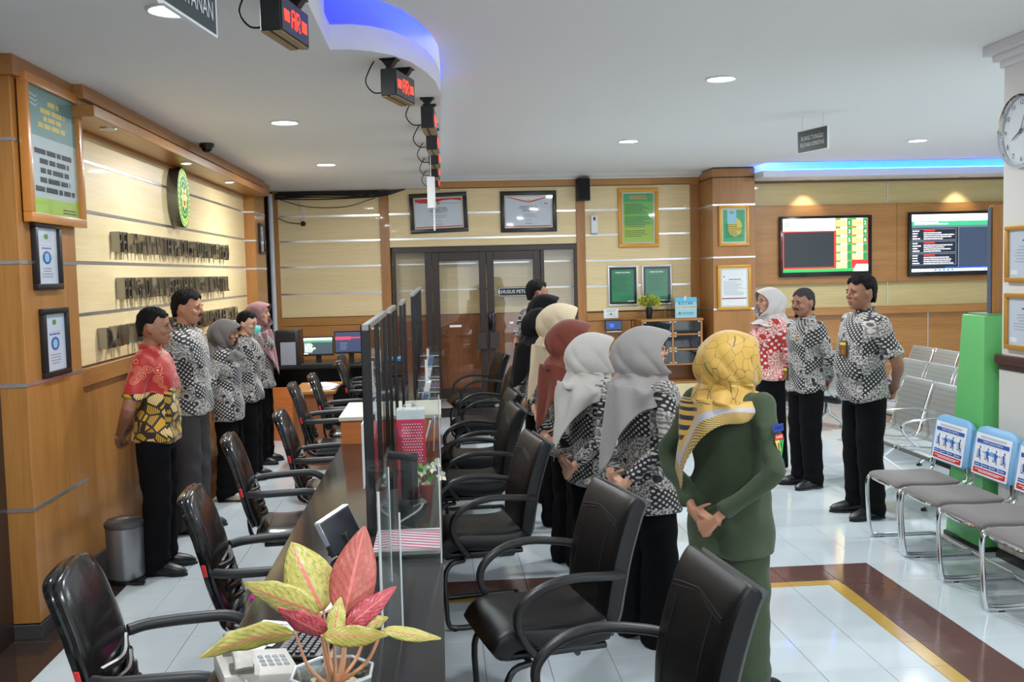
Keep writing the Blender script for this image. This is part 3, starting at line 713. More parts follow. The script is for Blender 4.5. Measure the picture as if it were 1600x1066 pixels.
# ------------------------------------------------------------ ceiling hung LED displays
def led_box():
    t=thing('led_display','x','display',(0,0,0),0,'red number displays hanging over the counter')
    GR=mat('led_housing',(30,30,32),.5); FC=mat('led_face',(46,48,50),.25); LR=mat('led_red',(255,40,20),.5,emit=5)
    part('housing',MB().box(-.04,-.17,-.195,.04,.17,-.055),GR,t,bevel=.003,local=True)
    part('face_panel',MB().box(.04,-.16,-.188,.044,.16,-.062),FC,t,bevel=.001,local=True)
    part('underside_trim',MB().box(-.04,-.165,-.199,-.008,.165,-.195).box(.008,-.165,-.199,.04,.165,-.195),mat('tan_trim',(170,140,95),.5),t,local=True)
    f=Flat((.0445,-.16,-.188),(0,1,0),(0,0,1))
    for u0 in (.025,.235):
        for i in range(6):
            for j in range(4): f.rect(u0+i*.010,.040+j*.011,u0+i*.010+.0085,.040+j*.011+.0095,LR,1)
    AR=['01110 11110','10001 10001','10001 10001','11111 11110','10001 10100','10001 10010','10001 10001']
    for r,row in enumerate(AR):
        for c,ch in enumerate(row):
            if ch=='1': f.rect(.108+c*.0095,.090-r*.0105,.108+c*.0095+.008,.090-r*.0105+.009,LR,1)
    o=part('red_digits',f.mb,f.mats,t,smooth=0,local=True,fix=False)
    for y in (-.13,.13):
        part('ceiling_bracket',MB().box(-.045,y-.04,-.006,.045,y+.04,0).prism_y([(-.04,-.006),(.04,-.006),(.018,-.035),(-.018,-.035)],y-.025,y+.025).box(-.015,y-.02,-.06,.015,y+.02,-.03),BLACK,t,local=True)
    part('cable',MB().tube(bez([(-.04,-.12,-.17),(-.10,-.12,-.165),(-.14,-.12,-.11),(-.12,-.12,-.05),(-.09,-.12,-.003)],16),.004,6),BLACK,t,local=True)
    return t
led=led_box(); index_kids()
leds=[(-.575,4.12,-11,'nearest to the camera, at the top edge'),(-.185,5.55,-16,'second from the camera, below the curved ceiling nose'),(-.03,6.75,-3,'third from the camera, seen edge-on'),(-.01,7.9,-3,'fourth from the camera, seen edge-on'),(-.0,8.95,-3,'fifth from the camera, seen edge-on'),(.0,10.1,-3,'sixth from the camera, seen edge-on'),(.0,11.3,-3,'farthest from the camera, by the back wall')]
for i,(x,y,a,l) in enumerate(leds):
    if i==0: led.location=(x,y,ZL); led.rotation_euler=(0,0,R(a)); led['label']='black red-lit number display, '+l; ROOT[led]=Matrix.Translation((x,y,ZL))@Matrix.Rotation(R(a),4,'Z')
    else: copy_tree(led,(x,y,ZL),R(a),'black red-lit number display, '+l)
# hanging signs
def hsign(name,label,c,U,w,h,lines,top,both=True):
    c,U=Vector(c),Vector(U).normalized(); N=U.cross(Vector(ZU))
    t=thing(name,label,'sign',(c.x,c.y,c.z-h/2))
    part('plate',MB().obox(c,U*w/2,Vector((0,0,h/2)),N*.006),mat('sign_grey_green',(46,60,56),.5),t,bevel=.001)
    part('border',MB().obox(c-Vector((0,0,h/2)),U*w/2,Vector((0,0,.004)),N*.0072).obox(c+Vector((0,0,h/2)),U*w/2,Vector((0,0,.004)),N*.0072).obox(c+U*w/2,U*.004,Vector((0,0,h/2)),N*.0072).obox(c-U*w/2,U*.004,Vector((0,0,h/2)),N*.0072),PAPER,t)
    for q in (N,-N):
        UU=Vector(ZU).cross(q); f=Flat(c-UU*w/2-Vector((0,0,h/2))+q*.007,UU,ZU)
        for tx,u,v,s,sx in lines: f.text(tx,u*w,v*h,s,PAPER,2,sx)
        f.build('lettering',t)
    part('hanging_wire',MB().tube([c-U*w*.35+Vector((0,0,h/2)),Vector((c.x,c.y,top))-U*w*.35],.0015,5).tube([c+U*w*.35+Vector((0,0,h/2)),Vector((c.x,c.y,top))+U*w*.35],.0015,5),SILVER,t)
hsign('hanging_sign','dark hanging sign for the waiting room, in front of the blue cove',(3.24,8.5,2.90),(.12,-.45,0),.42,.19,[('RUANG TUNGGU',.5,.62,.052,.75),('PELAYANAN ADMINISTRASI',.5,.33,.052,.52)],ZH)
hsign('hanging_sign','dark hanging sign cut off by the top edge of the picture at upper left',(-.70,3.05,2.70),(.06,.45,0),.42,.22,[('RUANG',.5,.68,.08,1),('PELAYANAN',.5,.3,.08,.8)],ZL)
wt=thing('hanging_tag','narrow white card hanging edge-on among the displays over the counter','sign',(.0,9.0,2.42))
part('card',MB().obox((-.035,8.6,2.52),(.004,.04,0),(0,0,.13),(.03,-.01,0)),PAPER,wt); part('cord',MB().tube([(-.035,8.6,2.65),(-.035,8.6,2.97)],.003,6).tube([(-.015,8.6,2.4),(-.015,8.6,2.2)],.008,6),PAPER,wt)
# dome camera
dc=thing('dome_camera','small black dome camera on the ceiling beside the wooden cornice','camera',(-1.90,8.68,2.92))
part('base',MB().lathe([(.06,0),(.062,-.02),(.055,-.035)],(-1.90,8.68,2.97)),BLACK,dc); part('dome',MB().ball((-1.90,8.68,2.935),.045,.045,.04),mat('dome_glass',(10,10,12),.08),dc)
# wall speaker, white dispenser
sp=thing('wall_speaker','black speaker mounted at the top of the post right of the door','speaker',(1.98,YB-.16,2.76))
part('cabinet',MB().prism([(1.885,YB-.06),(1.90,YB-.2),(2.06,YB-.2),(2.075,YB-.06)],2.765,3.06),mat('speaker_black',(26,26,28),.6),sp,bevel=.006)
part('grille',MB().box(1.91,YB-.212,2.78,2.05,YB-.2,3.045),mat('speaker_grille',(18,18,19),.8,bump=.6,bscale=600),sp,bevel=.003)
part('bracket',MB().box(1.95,YB-.07,2.88,2.01,YB-.01,2.94),BLACK,sp)
wd=thing('air_freshener','white air freshener dispenser on the back wall, left of the gold frame','dispenser',(2.13,YB-.03,2.325))
part('case',MB().box(2.085,YB-.07,2.33,2.175,YB,2.57),mat('device_white',(232,234,236),.35),wd,bevel=.008); part('button',MB().box(2.115,YB-.075,2.50,2.145,YB-.068,2.545),INK,wd,bevel=.002)
part('outlet',MB().box(2.09,YB-.06,2.315,2.17,YB-.01,2.33),INKL,wd)
# ------------------------------------------------------------ TVs
def tv(x0,z0,x1,z1,label,draw):
    t=thing('wall_tv',label,'tv',((x0+x1)/2,13.1,z0))
    part('housing',MB().box(x0,13.05,z0,x1,13.11,z1),mat('tv_black',(10,10,12),.12),t,bevel=.006)
    part('wall_mount',MB().box((x0+x1)/2-.2,13.1,(z0+z1)/2-.15,(x0+x1)/2+.2,13.13,(z0+z1)/2+.15),BLACK,t)
    f=Flat((x0+.035,13.049,z0+.06),XU,ZU); draw(f,x1-x0-.09,z1-z0-.095); f.build('screen',t)
E=lambda n,c,e=1.0:mat(n,c,.3,emit=e)
def tv1(f,w,h):
    f.rect(0,0,w,h,E('scr_red',(225,45,35)),1); f.rect(0,h*.77,w*.615,h,E('scr_white',(250,250,252),1.5),2); f.disc(w*.05,h*.89,.028,E('scr_green',(40,160,80)),3,r0=.6)
    f.rect(.012,h*.09,w*.60,h*.75,E('scr_dark',(28,34,38),.9),2); f.rect(0,0,w,h*.06,E('scr_green',(40,160,80)),2)
    lab=[('A012','1','D-008','2'),('E012','3','F003','4'),('G015','5','H800','6')]
    for r in range(6):
        v0=h*(1-.158*(r+1))+.004; v1=v0+h*.15
        for c in range(2):
            if r==5 and c==1: continue
            u0=w*(.625+.187*c); u1=u0+w*.178
            f.rect(u0,v0,u1,v1,E('scr_yellow',(252,228,140)),2); f.rect(u0+w*.05,v1-h*.034,u1-w*.05,v1-.002,E('scr_white',(250,250,252),1.5),4); f.rect(u0,v1-h*.035,u1,v1,E('scr_green',(40,160,80)),3)
            f.rect(u1-w*.05,v0,u1,v1-h*.03,E('scr_green2',(30,130,70)),3)
            if r<3:
                f.text(lab[r][2*c],u0+w*.062,v0+h*.055,.060,E('scr_orange2',(225,90,20)),4,.75); f.text(lab[r][2*c+1],u1-w*.025,v0+h*.055,.07,E('scr_white',(250,250,252),1.5),4)
    f.poly([(w*.82,0),(w,0),(w,h*.13),(w*.86,h*.13)],E('scr_white',(250,250,252),1.5),5); f.text('08:04',w*.92,h*.065,.07,INKL,6)
tv(4.528,1.673,5.777,2.474,'left wall TV showing a queue board with red, yellow and green boxes',tv1)
def tv2(f,w,h):
    f.rect(0,0,w,h,E('scr_navy',(26,32,48),.9),1); f.rect(0,h*.88,w,h,E('scr_white',(250,250,252),1.5),2); f.rect(0,h*.80,w,h*.88,E('scr_mint',(60,170,120)),2)
    f.lines(w*.03,w*.5,h*.87,h*.82,2,.012,E('scr_white',(250,250,252),1.5),rnd,3); f.rect(0,h*.765,w,h*.80,E('scr_slate',(90,110,120)),2)
    f.rect(w*.55,h*.08,w*.555,h*.765,E('scr_grey',(150,160,170)),3); f.rect(w*.56,h*.08,w,h*.765,E('scr_dim',(52,64,84)),2)
    for b in range(3):
        v1=h*(.74-.215*b); v0=v1-h*.19
        for a in ((0,v0,w*.52,v0+.004),(0,v1,w*.52,v1+.004),(w*.52,v0,w*.523,v1)): f.rect(*a,E('scr_grey',(150,160,170)),3)
        f.rect(w*.14,v1-h*.035,w*.27,v1-h*.01,E('scr_red',(225,45,35)),3); f.lines(.01,w*.11,v1-.005,v0+.005,4,.013,E('scr_white',(250,250,252),1.5),rnd,3)
        f.lines(w*.14,w*.5,v1-h*.045,v0+.005,4,.011,E('scr_white',(250,250,252),1.5),rnd,3)
    f.rect(0,0,w,h*.05,E('scr_bluewhite',(205,222,240),1.2),3); f.rect(0,0,w*.24,h*.05,E('scr_white',(250,250,252),1.5),4)
    for k in range(5): f.rect(w*(.27+.05*k),h*.012,w*(.29+.05*k),h*.04,E('scr_blue',(40,90,200)),4)
    f.rect(w*.86,h*.012,w*.88,h*.04,E('scr_orange',(235,120,30)),4); f.rect(w*.4,h*.06,w,h*.075,E('scr_blue',(40,90,200)),3)
tv(6.288,1.640,7.55,2.498,'right wall TV showing a dark case list under a mint header, beside the white pillar',tv2)
# ------------------------------------------------------------ cabinet with glass doors, plant, box
def cabinet():
    x0,x1,y0,y1=2.655,3.47,13.05,13.5; zt=1.165
    t=thing('display_cabinet','wooden display cabinet with glass fronted shelves and cream lower doors at the back wall','cabinet',((x0+x1)/2,(y0+y1)/2,0))
    part('body',MB().box(x0,y0,0,x0+.025,y1,zt-.03).box(x1-.025,y0,0,x1,y1,zt-.03).box(x0,y1-.01,0,x1,y1,zt-.03).box(3.06,y0+.002,.55,3.085,y1,zt-.03).box(x0+.025,y0+.01,0,x1-.025,y1-.01,.05),TEAK,t,bevel=.001)
    part('top',MB().box(x0-.01,y0-.012,zt-.03,x1+.01,y1,zt),TEAKH,t,bevel=.003)
    for z in (.31,.55,.745,.945): part('shelf',MB().box(x0+.025,y0+.004,z,x1-.025,y1-.01,z+.02),TEAKH,t,bevel=.001)
    for a,b in ((x0+.026,3.059),(3.061,x1-.026)):
        d=part('lower_door',MB().box(a,y0-.016,.03,b,y0+.002,.305),mat('cream_door',(222,205,160),.4),t,bevel=.002)
    dk=mat('smoked_glass',(26,28,30),.06,spec=.7)
    for z0,z1 in ((.575,.74),(.77,.94),(.97,1.13)):
        for a,b in ((x0+.03,3.055),(3.09,x1-.03)):
            g=part('glass_front',MB().box(a,y0+.006,z0,b,y0+.012,z1),glassy('smoked_pane',(.30,.32,.34),1,.03,.04),t)
            part('clip',MB().box(a,y0,z0,a+.03,y0+.008,z0+.015).box(b-.03,y0,z0,b,y0+.008,z0+.015).box(a,y0,z1-.015,a+.03,y0+.008,z1).box(b-.03,y0,z1-.015,b,y0+.008,z1),SILVER,g)
cabinet()
def bushy(name,label,x,y,z,hv,rp,vase,n,spread,height,leafm,seed,lsz=.03,white=False):
    q=random.Random(seed); t=thing(name,label,'plant',(x,y,z))
    part('vase',MB().lathe([(rp*.7,0),(rp*.8,.01),(rp,hv*.6),(rp*.95,hv),(rp*.8,hv),(rp*.75,hv*.8)],(x,y,z),18),vase,t)
    st=MB(); lf=MB()
    for k in range(n):
        a=q.uniform(0,2*PI); rr=spread*math.sqrt(q.random()); hh=height*q.uniform(.25,1)
        p=Vector((x+rr*math.cos(a),y+rr*math.sin(a),z+hv+hh*(1-.5*(rr/spread)**2)))
        if k%3==0: st.tube(bez([(x,y,z+hv*.8),((x+p.x)/2,(y+p.y)/2,z+hv+hh*.6),p],6),.0025,5)
        d=Vector((math.cos(a),math.sin(a),q.uniform(-.2,.9))).normalized(); s=d.cross(Vector((q.uniform(-1,1),q.uniform(-1,1),q.uniform(-1,1)))).normalized()
        L=lsz*q.uniform(.7,1.3); nn=d.cross(s)
        lf.add([p-d*L,p-d*L*.2+s*L*.55+nn*L*.15,p+d*L,p-d*L*.2-s*L*.55+nn*L*.15,p],[(0,1,4),(1,2,4),(2,3,4),(3,0,4)])
    part('stems',st,mat('stem_green',(110,140,50),.5),t); o=part('leaves',lf,leafm,t,smooth=0,fix=False); o['kind']='stuff'; return t
bushy('potted_plant','yellow-green leafy plant in a black vase on the display cabinet',2.80,13.25,1.165,.15,.045,BLACK,150,.15,.20,mat('leaf_yellowgreen',(188,196,70),.5,var=.3,vscale=30),3,.032)
kb=thing('lost_and_found_box','clear box with a blue KOTAK lost and found card on the display cabinet','box',(3.22,13.25,1.165))
part('acrylic_box',MB().box(3.05,13.12,1.17,3.45,13.4,1.175).box(3.05,13.12,1.17,3.053,13.4,1.42).box(3.447,13.12,1.17,3.45,13.4,1.42).box(3.05,13.397,1.17,3.45,13.4,1.42).box(3.05,13.12,1.415,3.45,13.4,1.42),ACRYL,kb)
f=Flat((3.12,13.11,1.185),XU,ZU); f.rect(0,0,.29,.255,mat('card_cyan',(150,205,224),.5),1); f.rect(0,.19,.29,.255,mat('card_cyan2',(100,190,220),.5),2); f.rect(0,.10,.29,.15,mat('card_cream',(196,208,196),.5),2)
f.text('KOTAK',.145,.175,.060,mat('card_ink',(24,40,60),.5),3); f.text('LOST AND FOUND',.145,.125,.032,mat('card_brown',(120,84,50),.5),3); f.disc(.06,.045,.018,GREEN,3); f.lines(.09,.26,.06,.03,2,.006,INK,rnd,3); f.build('card',kb)
part('card_stand',MB().box(3.12,13.111,1.17,3.41,13.118,1.44).box(3.24,13.105,1.40,3.27,13.13,1.46),SILVER,kb)
tb=thing('tablet','small dark tablet leaning on the ledge at the back wall','tablet',(2.2,13.5,1.0))
part('body',MB().obox((2.36,13.50,1.08),(.115,0,0),(0,.005,0),(0,.02,.07)),BLACK,tb,bevel=.003)
f=Flat((2.255,13.475,1.02),XU,(0,.27,1)); f.rect(0,0,.21,.115,E('scr_deepblue',(40,60,100),.8),1); f.rect(.05,.03,.11,.08,E('scr_blue',(40,90,200)),2); f.build('screen',tb)
part('stand',MB().box(2.26,13.45,.985,2.46,13.6,1.0),SILVER,tb)
pn=thing('paper_notice','small white printed notice above the tablet on the back wall','notice',(2.34,YB-.035,1.17)); f=Flat((2.24,YB-.034,1.17),XU,ZU); f.rect(0,0,.20,.13,PAPER,1); f.lines(.02,.18,.12,.08,2,.006,BLUE,rnd,2,True); f.lines(.02,.18,.07,.02,3,.004,INKL,rnd,2,True); f.disc(.1,.055,.012,INK,3); f.build('sheet',pn)
# ------------------------------------------------------------ right pillar: clock, frames, kiosk
def clock():
    cy,cz,r=5.675,2.582,.215
    t=thing('wall_clock','round chrome rimmed wall clock high on the white pillar','clock',(3.42,cy,cz-r))
    part('rim',MB().lathe([(r*.9,0),(r,0),(r,-.03),(r*.97,-.04),(r*.92,-.035),(r*.91,-.005)],(3.42,cy,cz),48,axis='x',caps=False),CHROME,t)
    part('face',MB().lathe([(r*.92,-.012),(r*.0001,-.013)],(3.42,cy,cz),48,axis='x'),mat('clock_face',(214,222,228),.4),t)
    f=Flat((3.42-.014,cy,cz),(0,-1,0),ZU)
    for k in range(1,13):
        a=PI/2-2*PI*k/12; f.text(str(k),r*.76*math.cos(a),r*.76*math.sin(a),.042,INK,2)
    for k in range(60):
        a=2*PI*k/60; f.poly([(r*.90*math.cos(a-.006),r*.90*math.sin(a-.006)),(r*.90*math.cos(a+.006),r*.90*math.sin(a+.006)),(r*.87*math.cos(a+.006),r*.87*math.sin(a+.006)),(r*.87*math.cos(a-.006),r*.87*math.sin(a-.006))],INK,2)
    f.build('numerals',t)
    h=Flat((3.42-.02,cy,cz),(0,-1,0),ZU)
    for a,L,w in ((PI/2-2*PI*(8.07/12),.10,.007),(PI/2-2*PI*(4/60),.15,.005)):
        c,s=math.cos(a),math.sin(a); h.poly([(-s*w-.02*c,c*w-.02*s),(s*w-.02*c,-c*w-.02*s),(c*L+s*w*.4,s*L-c*w*.4),(c*L-s*w*.4,s*L+c*w*.4)],mat('hand_black',(30,30,34),.4),2)
    h.disc(0,0,.012,MAT['hand_black'],3); h.build('hands',t)
clock()
def pcert(f,w,h):
    f.rect(0,0,w,h,mat('cert_pale',(206,216,230),.5),1); f.lines(w*.3,w*.7,h*.8,h*.76,1,.008,INK,rnd,2,True); f.lines(w*.1,w*.9,h*.68,h*.3,6,.004,INKL,rnd,2,True); f.rect(w*.05,h*.06,w*.22,h*.16,PAPER,2)
for z,l in ((1.70,'upper of the two on the white pillar'),(1.30,'lower of the two on the white pillar, above the dark dado')):
    frame_pic('certificate_frame','carved gold framed certificate, '+l,'picture',(3.42,5.825,z),(0,-1,0),ZU,.46,.335,.028,.025,GOLD,pcert)
def kiosk():
    t=thing('green_kiosk','tall bright green kiosk tapering upwards beside the white pillar','kiosk',(3.66,6.25,0))
    zt=1.49; b=MB()
    v=[(3.36,5.99,0),(3.36,6.44,0),(4.0,6.44,0),(4.0,5.99,0),(3.37,5.99,zt),(3.37,6.26,zt),(3.75,6.26,zt),(3.75,5.99,zt)]
    b.add(v,[(0,1,2,3),(4,5,6,7),(0,1,5,4),(1,2,6,5),(2,3,7,6),(3,0,4,7)])
    part('body',b,mat('kiosk_green',(104,190,112),.35,coat=.2),t,bevel=.006)
    part('plinth',MB().box(3.352,5.985,0,4.0,6.45,.03),GRANITE2,t)
    part('lid',MB().box(3.40,6.0,zt,3.74,6.24,zt+.012),mat('kiosk_lid',(120,150,110),.4),t,bevel=.002)
    part('paper_slot',MB().box(3.352,6.33,.62,3.36,6.40,.70),SILVER,t)
    s=thing('kiosk_screen','upright screen in a wooden surround standing on the green kiosk, edge-on','screen',(3.45,6.12,zt+.012))
    part('surround',MB().box(3.455,6.05,1.502,3.60,6.10,2.175),TEAK,s,bevel=.003)
    part('screen_edge',MB().box(3.445,6.06,1.502,3.453,6.10,2.165),mat('screen_side',(86,96,112),.3),s,bevel=.002)
kiosk()
# ------------------------------------------------------------ counter
def counter():
    t=thing('service_counter','long service counter with a polished black granite top between the two rows of chairs','counter',(-.33,4.0,0))
    part('worktop',MB().box(-.655,1.5,.71,-.012,6.5,.75),GRANITE,t,bevel=.004)
    part('front_panel',MB().box(-.275,1.5,.0,-.25,6.5,.71),mat('counter_dark',(34,30,30),.18,coat=.3),t,bevel=.002)
    part('staff_side_panel',MB().box(-.30,1.5,.0,-.277,6.5,.71),TEAKY,t)
    for y in (1.5,3.0,4.2,5.55,6.47): part('upright',MB().box(-.45,y,.0,-.10,y+.03,.71),TEAK,t,bevel=.001)
    t=thing('raised_counter','raised far section of the counter in orange laminate with a pale edge','counter',(-.33,8.8,0))
    part('end_panel',MB().box(-.655,6.505,.71,-.012,6.53,.90),ORANGE,t,bevel=.002)
    part('top',MB().box(-.665,6.49,.90,-.005,7.25,.925),mat('pale_edge',(215,205,190),.4),t,bevel=.002)
    part('body',MB().box(-.45,6.53,0,-.25,7.22,.90),ORANGE,t); part('far_end_panel',MB().box(-.655,7.22,.72,-.012,7.25,.90),ORANGE,t)
    part('low_top',MB().box(-.655,7.25,.71,-.012,11.2,.75),GRANITE,t,bevel=.003)
    part('low_panel',MB().box(-.30,7.25,0,-.27,11.2,.71),MAT['counter_dark'],t)
    part('end_post',MB().box(-.5,11.17,0,-.1,11.2,.71),ORANGE,t)
counter()
def screens():
    ws=['nearest, with the thick front post','second of the row','third of the row','fourth, on the raised box','fifth of the row','sixth of the row','seventh of the row','farthest of the row']
    spans=[(4.16,4.90,-.305,.75,1.632),(4.93,5.68,-.305,.75,1.632),(5.71,6.46,-.285,.75,1.64),(6.52,7.24,-.245,.926,1.66),(7.62,8.46,-.20,.75,1.69),(8.50,9.36,-.20,.75,1.69),(9.40,10.24,-.20,.75,1.69),(10.28,11.15,-.20,.75,1.69)]
    for i,(y,yy1,X,zb,zt) in enumerate(spans):
        t=thing('counter_screen','black framed glass counter screen, '+ws[i],'screen',(X,y,zb),0,'black framed glass screens on the counter')
        w=.020 if i==0 else .010
        part('post',MB().box(X-w,y,zb,X+w,y+.028,zt),BLACKM,t,bevel=.003)
        part('post',MB().box(X-.010,yy1-.018,zb,X+.010,yy1,zt),BLACKM,t,bevel=.003)
        part('top_rail',MB().box(X-.014,y-.005,zt-.025,X+.014,yy1,zt+.002),mat('rail_grey',(165,165,162),.3,.4),t,bevel=.003)
        part('bottom_rail',MB().box(X-.010,y+.028,zb+.10,X+.010,yy1-.018,zb+.118),BLACKM,t)
        part('pane',MB().add([(X,y+.028,zb+.118),(X,yy1-.018,zb+.118),(X,yy1-.018,zt-.025),(X,y+.028,zt-.025)],[(0,1,2,3)]),glassy('screen_glass',(.86,.89,.89),1.1,.01,.02),t)
screens()
def acr(label,boxes,edges,loc):
    t=thing('acrylic_divider',label,'divider',loc); b=MB()
    for q in boxes: b.obox(*q)
    part('sheet',b,ACRYL,t); e=MB()
    for p0,p1,r in edges: e.tube([p0,p1],r,6)
    part('bright_edge',e,EDGE,t)
acr('clear acrylic divider across the counter behind the striped folder',[((-.155,3.72,.95),(.135,0,0),(0,.002,0),(0,0,.20))],[((-.018,3.72,.75),(-.018,3.72,1.15),.003)],(-.155,3.72,.75))
acr('clear acrylic shield with bright upright edges in front of the striped folder',[((-.195,3.25,.97),(.002,0,0),(0,.27,0),(0,0,.22)),((-.165,3.0,.97),(.028,.004,0),(0,.002,0),(0,0,.22))],
    [((-.197,2.98,.75),(-.197,2.98,1.19),.0045),((-.195,3.52,.75),(-.195,3.52,1.16),.004),((-.137,3.0,.75),(-.137,3.0,1.12),.003)],(-.195,3.25,.75))
acr('clear acrylic divider across the counter by the pink bag',[((-.15,5.35,.97),(.135,0,0),(0,.002,0),(0,0,.22))],[((-.015,5.35,.75),(-.015,5.35,1.19),.003)],(-.15,5.35,.75))
# pink perforated bag
def bag():
    t=thing('paper_bag','pink paper bag with white dots standing on the counter behind the glass','bag',(-.17,5.62,.75))
    P=mat('bag_pink',(235,60,95),.5)
    part('body',MB().box(-.255,5.56,.75,-.095,5.68,1.03),P,t,bevel=.003)
    part('white_top',MB().box(-.253,5.562,1.03,-.097,5.678,1.085),PAPER,t,bevel=.002)
    f=Flat((-.245,5.559,.77),XU,ZU)
    for r in range(15):
        for c in range(8): f.disc(.025+.014*c+(.007 if r%2 else 0),.01+.016*r,.0042,PAPER,1,8)
    f.build('dots',t)
    part('handle',MB().tube(bez([(-.22,5.57,1.07),(-.20,5.57,1.12),(-.15,5.57,1.12),(-.13,5.57,1.07)],10),.003,6),PAPER,t)
bag()
# dark stand (payment terminal on a pole) and flower pot
t=thing('card_terminal','black angled terminal on a stand beside the white flowers on the counter','device',(-.16,4.62,.75))
part('base',MB().lathe([(.075,0),(.07,.03),(.045,.05)],(-.15,4.62,.75)),BLACK,t)
part('neck',MB().obox((-.158,4.62,.88),(.038,0,0),(0,.02,0),(0,0,.13)),BLACK,t,bevel=.006)
part('screen_head',MB().obox((-.185,4.60,1.0),(.07,0,-.012),(0,.025,.0),(.004,0,.014)),BLACK,t,bevel=.004)
part('cable',MB().tube(bez([(-.15,4.56,.77),(-.10,4.5,.80),(-.12,4.4,.79),(-.2,4.35,.755)],12),.005,6),mat('cable_grey',(150,150,150),.4),t)
def flowers():
    x,y,z=-.085,4.75,.75; t=thing('flower_pot','white artificial flowers with green leaves in a small red-brown pot on the counter','plant',(x,y,z))
    part('pot',MB().lathe([(.025,0),(.028,.005),(.036,.085),(.032,.09),(.03,.07)],(x,y,z),16),mat('pot_redbrown',(120,40,28),.4),t)
    q=random.Random(5)
    for k,(dx,dz) in enumerate(((-.02,.13),(.03,.15),(.075,.11),(.0,.06),(.05,.17),(-.05,.09))):
        p=Vector((x+dx,y-.02*(k%3),z+dz+.02)); part('stem',MB().tube(bez([(x,y,z+.07),(x+dx*.4,y,z+.07+dz*.5),p],6),.002,5),MAT['stem_green'],t)
        b=MB()
        for j in range(5):
            a=2*PI*j/5+q.random(); d=Vector((math.cos(a),-.5,math.sin(a))).normalized(); s=Vector((-math.sin(a),0,math.cos(a)))
            b.add([p,p+d*.016+s*.011,p+d*.032,p+d*.016-s*.011],[(0,1,2,3)])
        b.ball(p,.005,seg=6,rings=4,mi=1); part('blossom',b,[mat('petal_white',(240,236,215),.5),mat('stamen',(220,190,70),.5)],t,smooth=0,fix=False)
    for k in range(9):
        a=q.uniform(0,6.28); p=Vector((x+.035*math.cos(a)-.01,y+.02*math.sin(a),z+q.uniform(.09,.16))); d=Vector((math.cos(a),math.sin(a)*.4,.5)).normalized(); s=d.cross(Vector((0,1,.3))).normalized()
        part('leaf',MB().add([p-d*.02,p+s*.014,p+d*.035,p-s*.014],[(0,1,2,3)]),mat('leaf_bright',(90,170,60),.45),t,smooth=0,fix=False)
flowers()
# striped folder / tray
t=thing('folder_stack','pink and white striped folder lying in a clear tray on the counter','folder',(-.15,3.95,.75))
part('tray',MB().box(-.285,3.80,.752,-.02,4.16,.758).box(-.285,3.795,.752,-.02,3.80,.785),ACRYL,t)
part('papers',MB().box(-.275,3.82,.758,-.025,4.12,.772),mat('paper_cream',(225,215,190),.6),t,bevel=.002)
part('folder',MB().box(-.28,3.81,.773,-.022,4.14,.778),mat('folder_white',(230,226,228),.4),t)
f=Flat((-.28,3.81,.778),XU,YU)
for k in range(-6,14):
    a=.04*k; pts=[(0,a+.10),(.258,a),(.258,a+.018),(0,a+.118)]; pts=[(u,min(max(v,0),.33)) for u,v in pts]
    if max(p[1] for p in pts)-min(p[1] for p in pts)>.012: f.poly(pts,mat('stripe_pink',(200,90,120),.5),1)
f.build('stripes',t)
# brochure rack and purple flower at far counter
def rack(y,label,n=3):
    t=thing('brochure_rack',label,'rack',(-.10,y,.75)); z0=.75
    b=MB(); e=MB()
    for k in range(n+1):
        z=z0+.03+.09*k; b.box(-.17,y,z,-.012,y+.16,z+.004); e.tube([(-.17,y,z+.002),(-.012,y,z+.002)],.003,6)
    b.box(-.17,y,z0,-.166,y+.16,z0+.1+.09*n); b.box(-.17,y+.157,z0,-.012,y+.16,z0+.1+.09*n)
    part('clear_shelves',b,ACRYL,t); part('bright_edge',e,EDGE,t)
    part('upright_card',MB().box(-.115,y+.05,z0+.03,-.095,y+.054,z0+.45),PAPER,t)
    for k in range(n): part('brochures',MB().obox((-.14+.02*k,y+.08,z0+.07+.09*k),(.02,0,.0),(0,.06,0),(.008,0,.034)),mat('brochure_blue',(90,120,160),.4) if k%2 else PAPER,t,bevel=.002)
    return t
rack(7.4,'clear acrylic brochure rack on the far counter, nearer of two'); rack(8.5,'clear acrylic brochure rack on the far counter, farther of two',4)
t=thing('purple_flower','small purple artificial flower by the brochure rack on the far counter','flower',(-.05,8.3,.75))
part('stem',MB().tube([(-.05,8.3,.75),(-.05,8.3,.90)],.003,6),MAT['stem_green'],t)
b=MB()
for j in range(9):
    a=2*PI*j/9; b.add([Vector((-.05,8.3,.90)),Vector((-.05+.035*math.cos(a-.25),8.3+.02*math.sin(a),.915)),Vector((-.05+.055*math.cos(a),8.3+.03*math.sin(a),.93)),Vector((-.05+.035*math.cos(a+.25),8.3+.02*math.sin(a),.915))],[(0,1,2,3)])
part('blossom',b,mat('petal_purple',(150,70,140),.5),t,smooth=0,fix=False)
bk_=thing('book_pile','loose blue and white leaflets propped on the counter behind the pink bag','leaflets',(-.07,6.1,.75))
for k in range(4): part('leaflet',MB().obox((-.10+.025*k,5.95+.08*k,.86),(.003,.0,0),(0,.05,0),(.03-.012*k,0,.10)),(PAPER,MAT['brochure_blue'])[k%2],bk_)
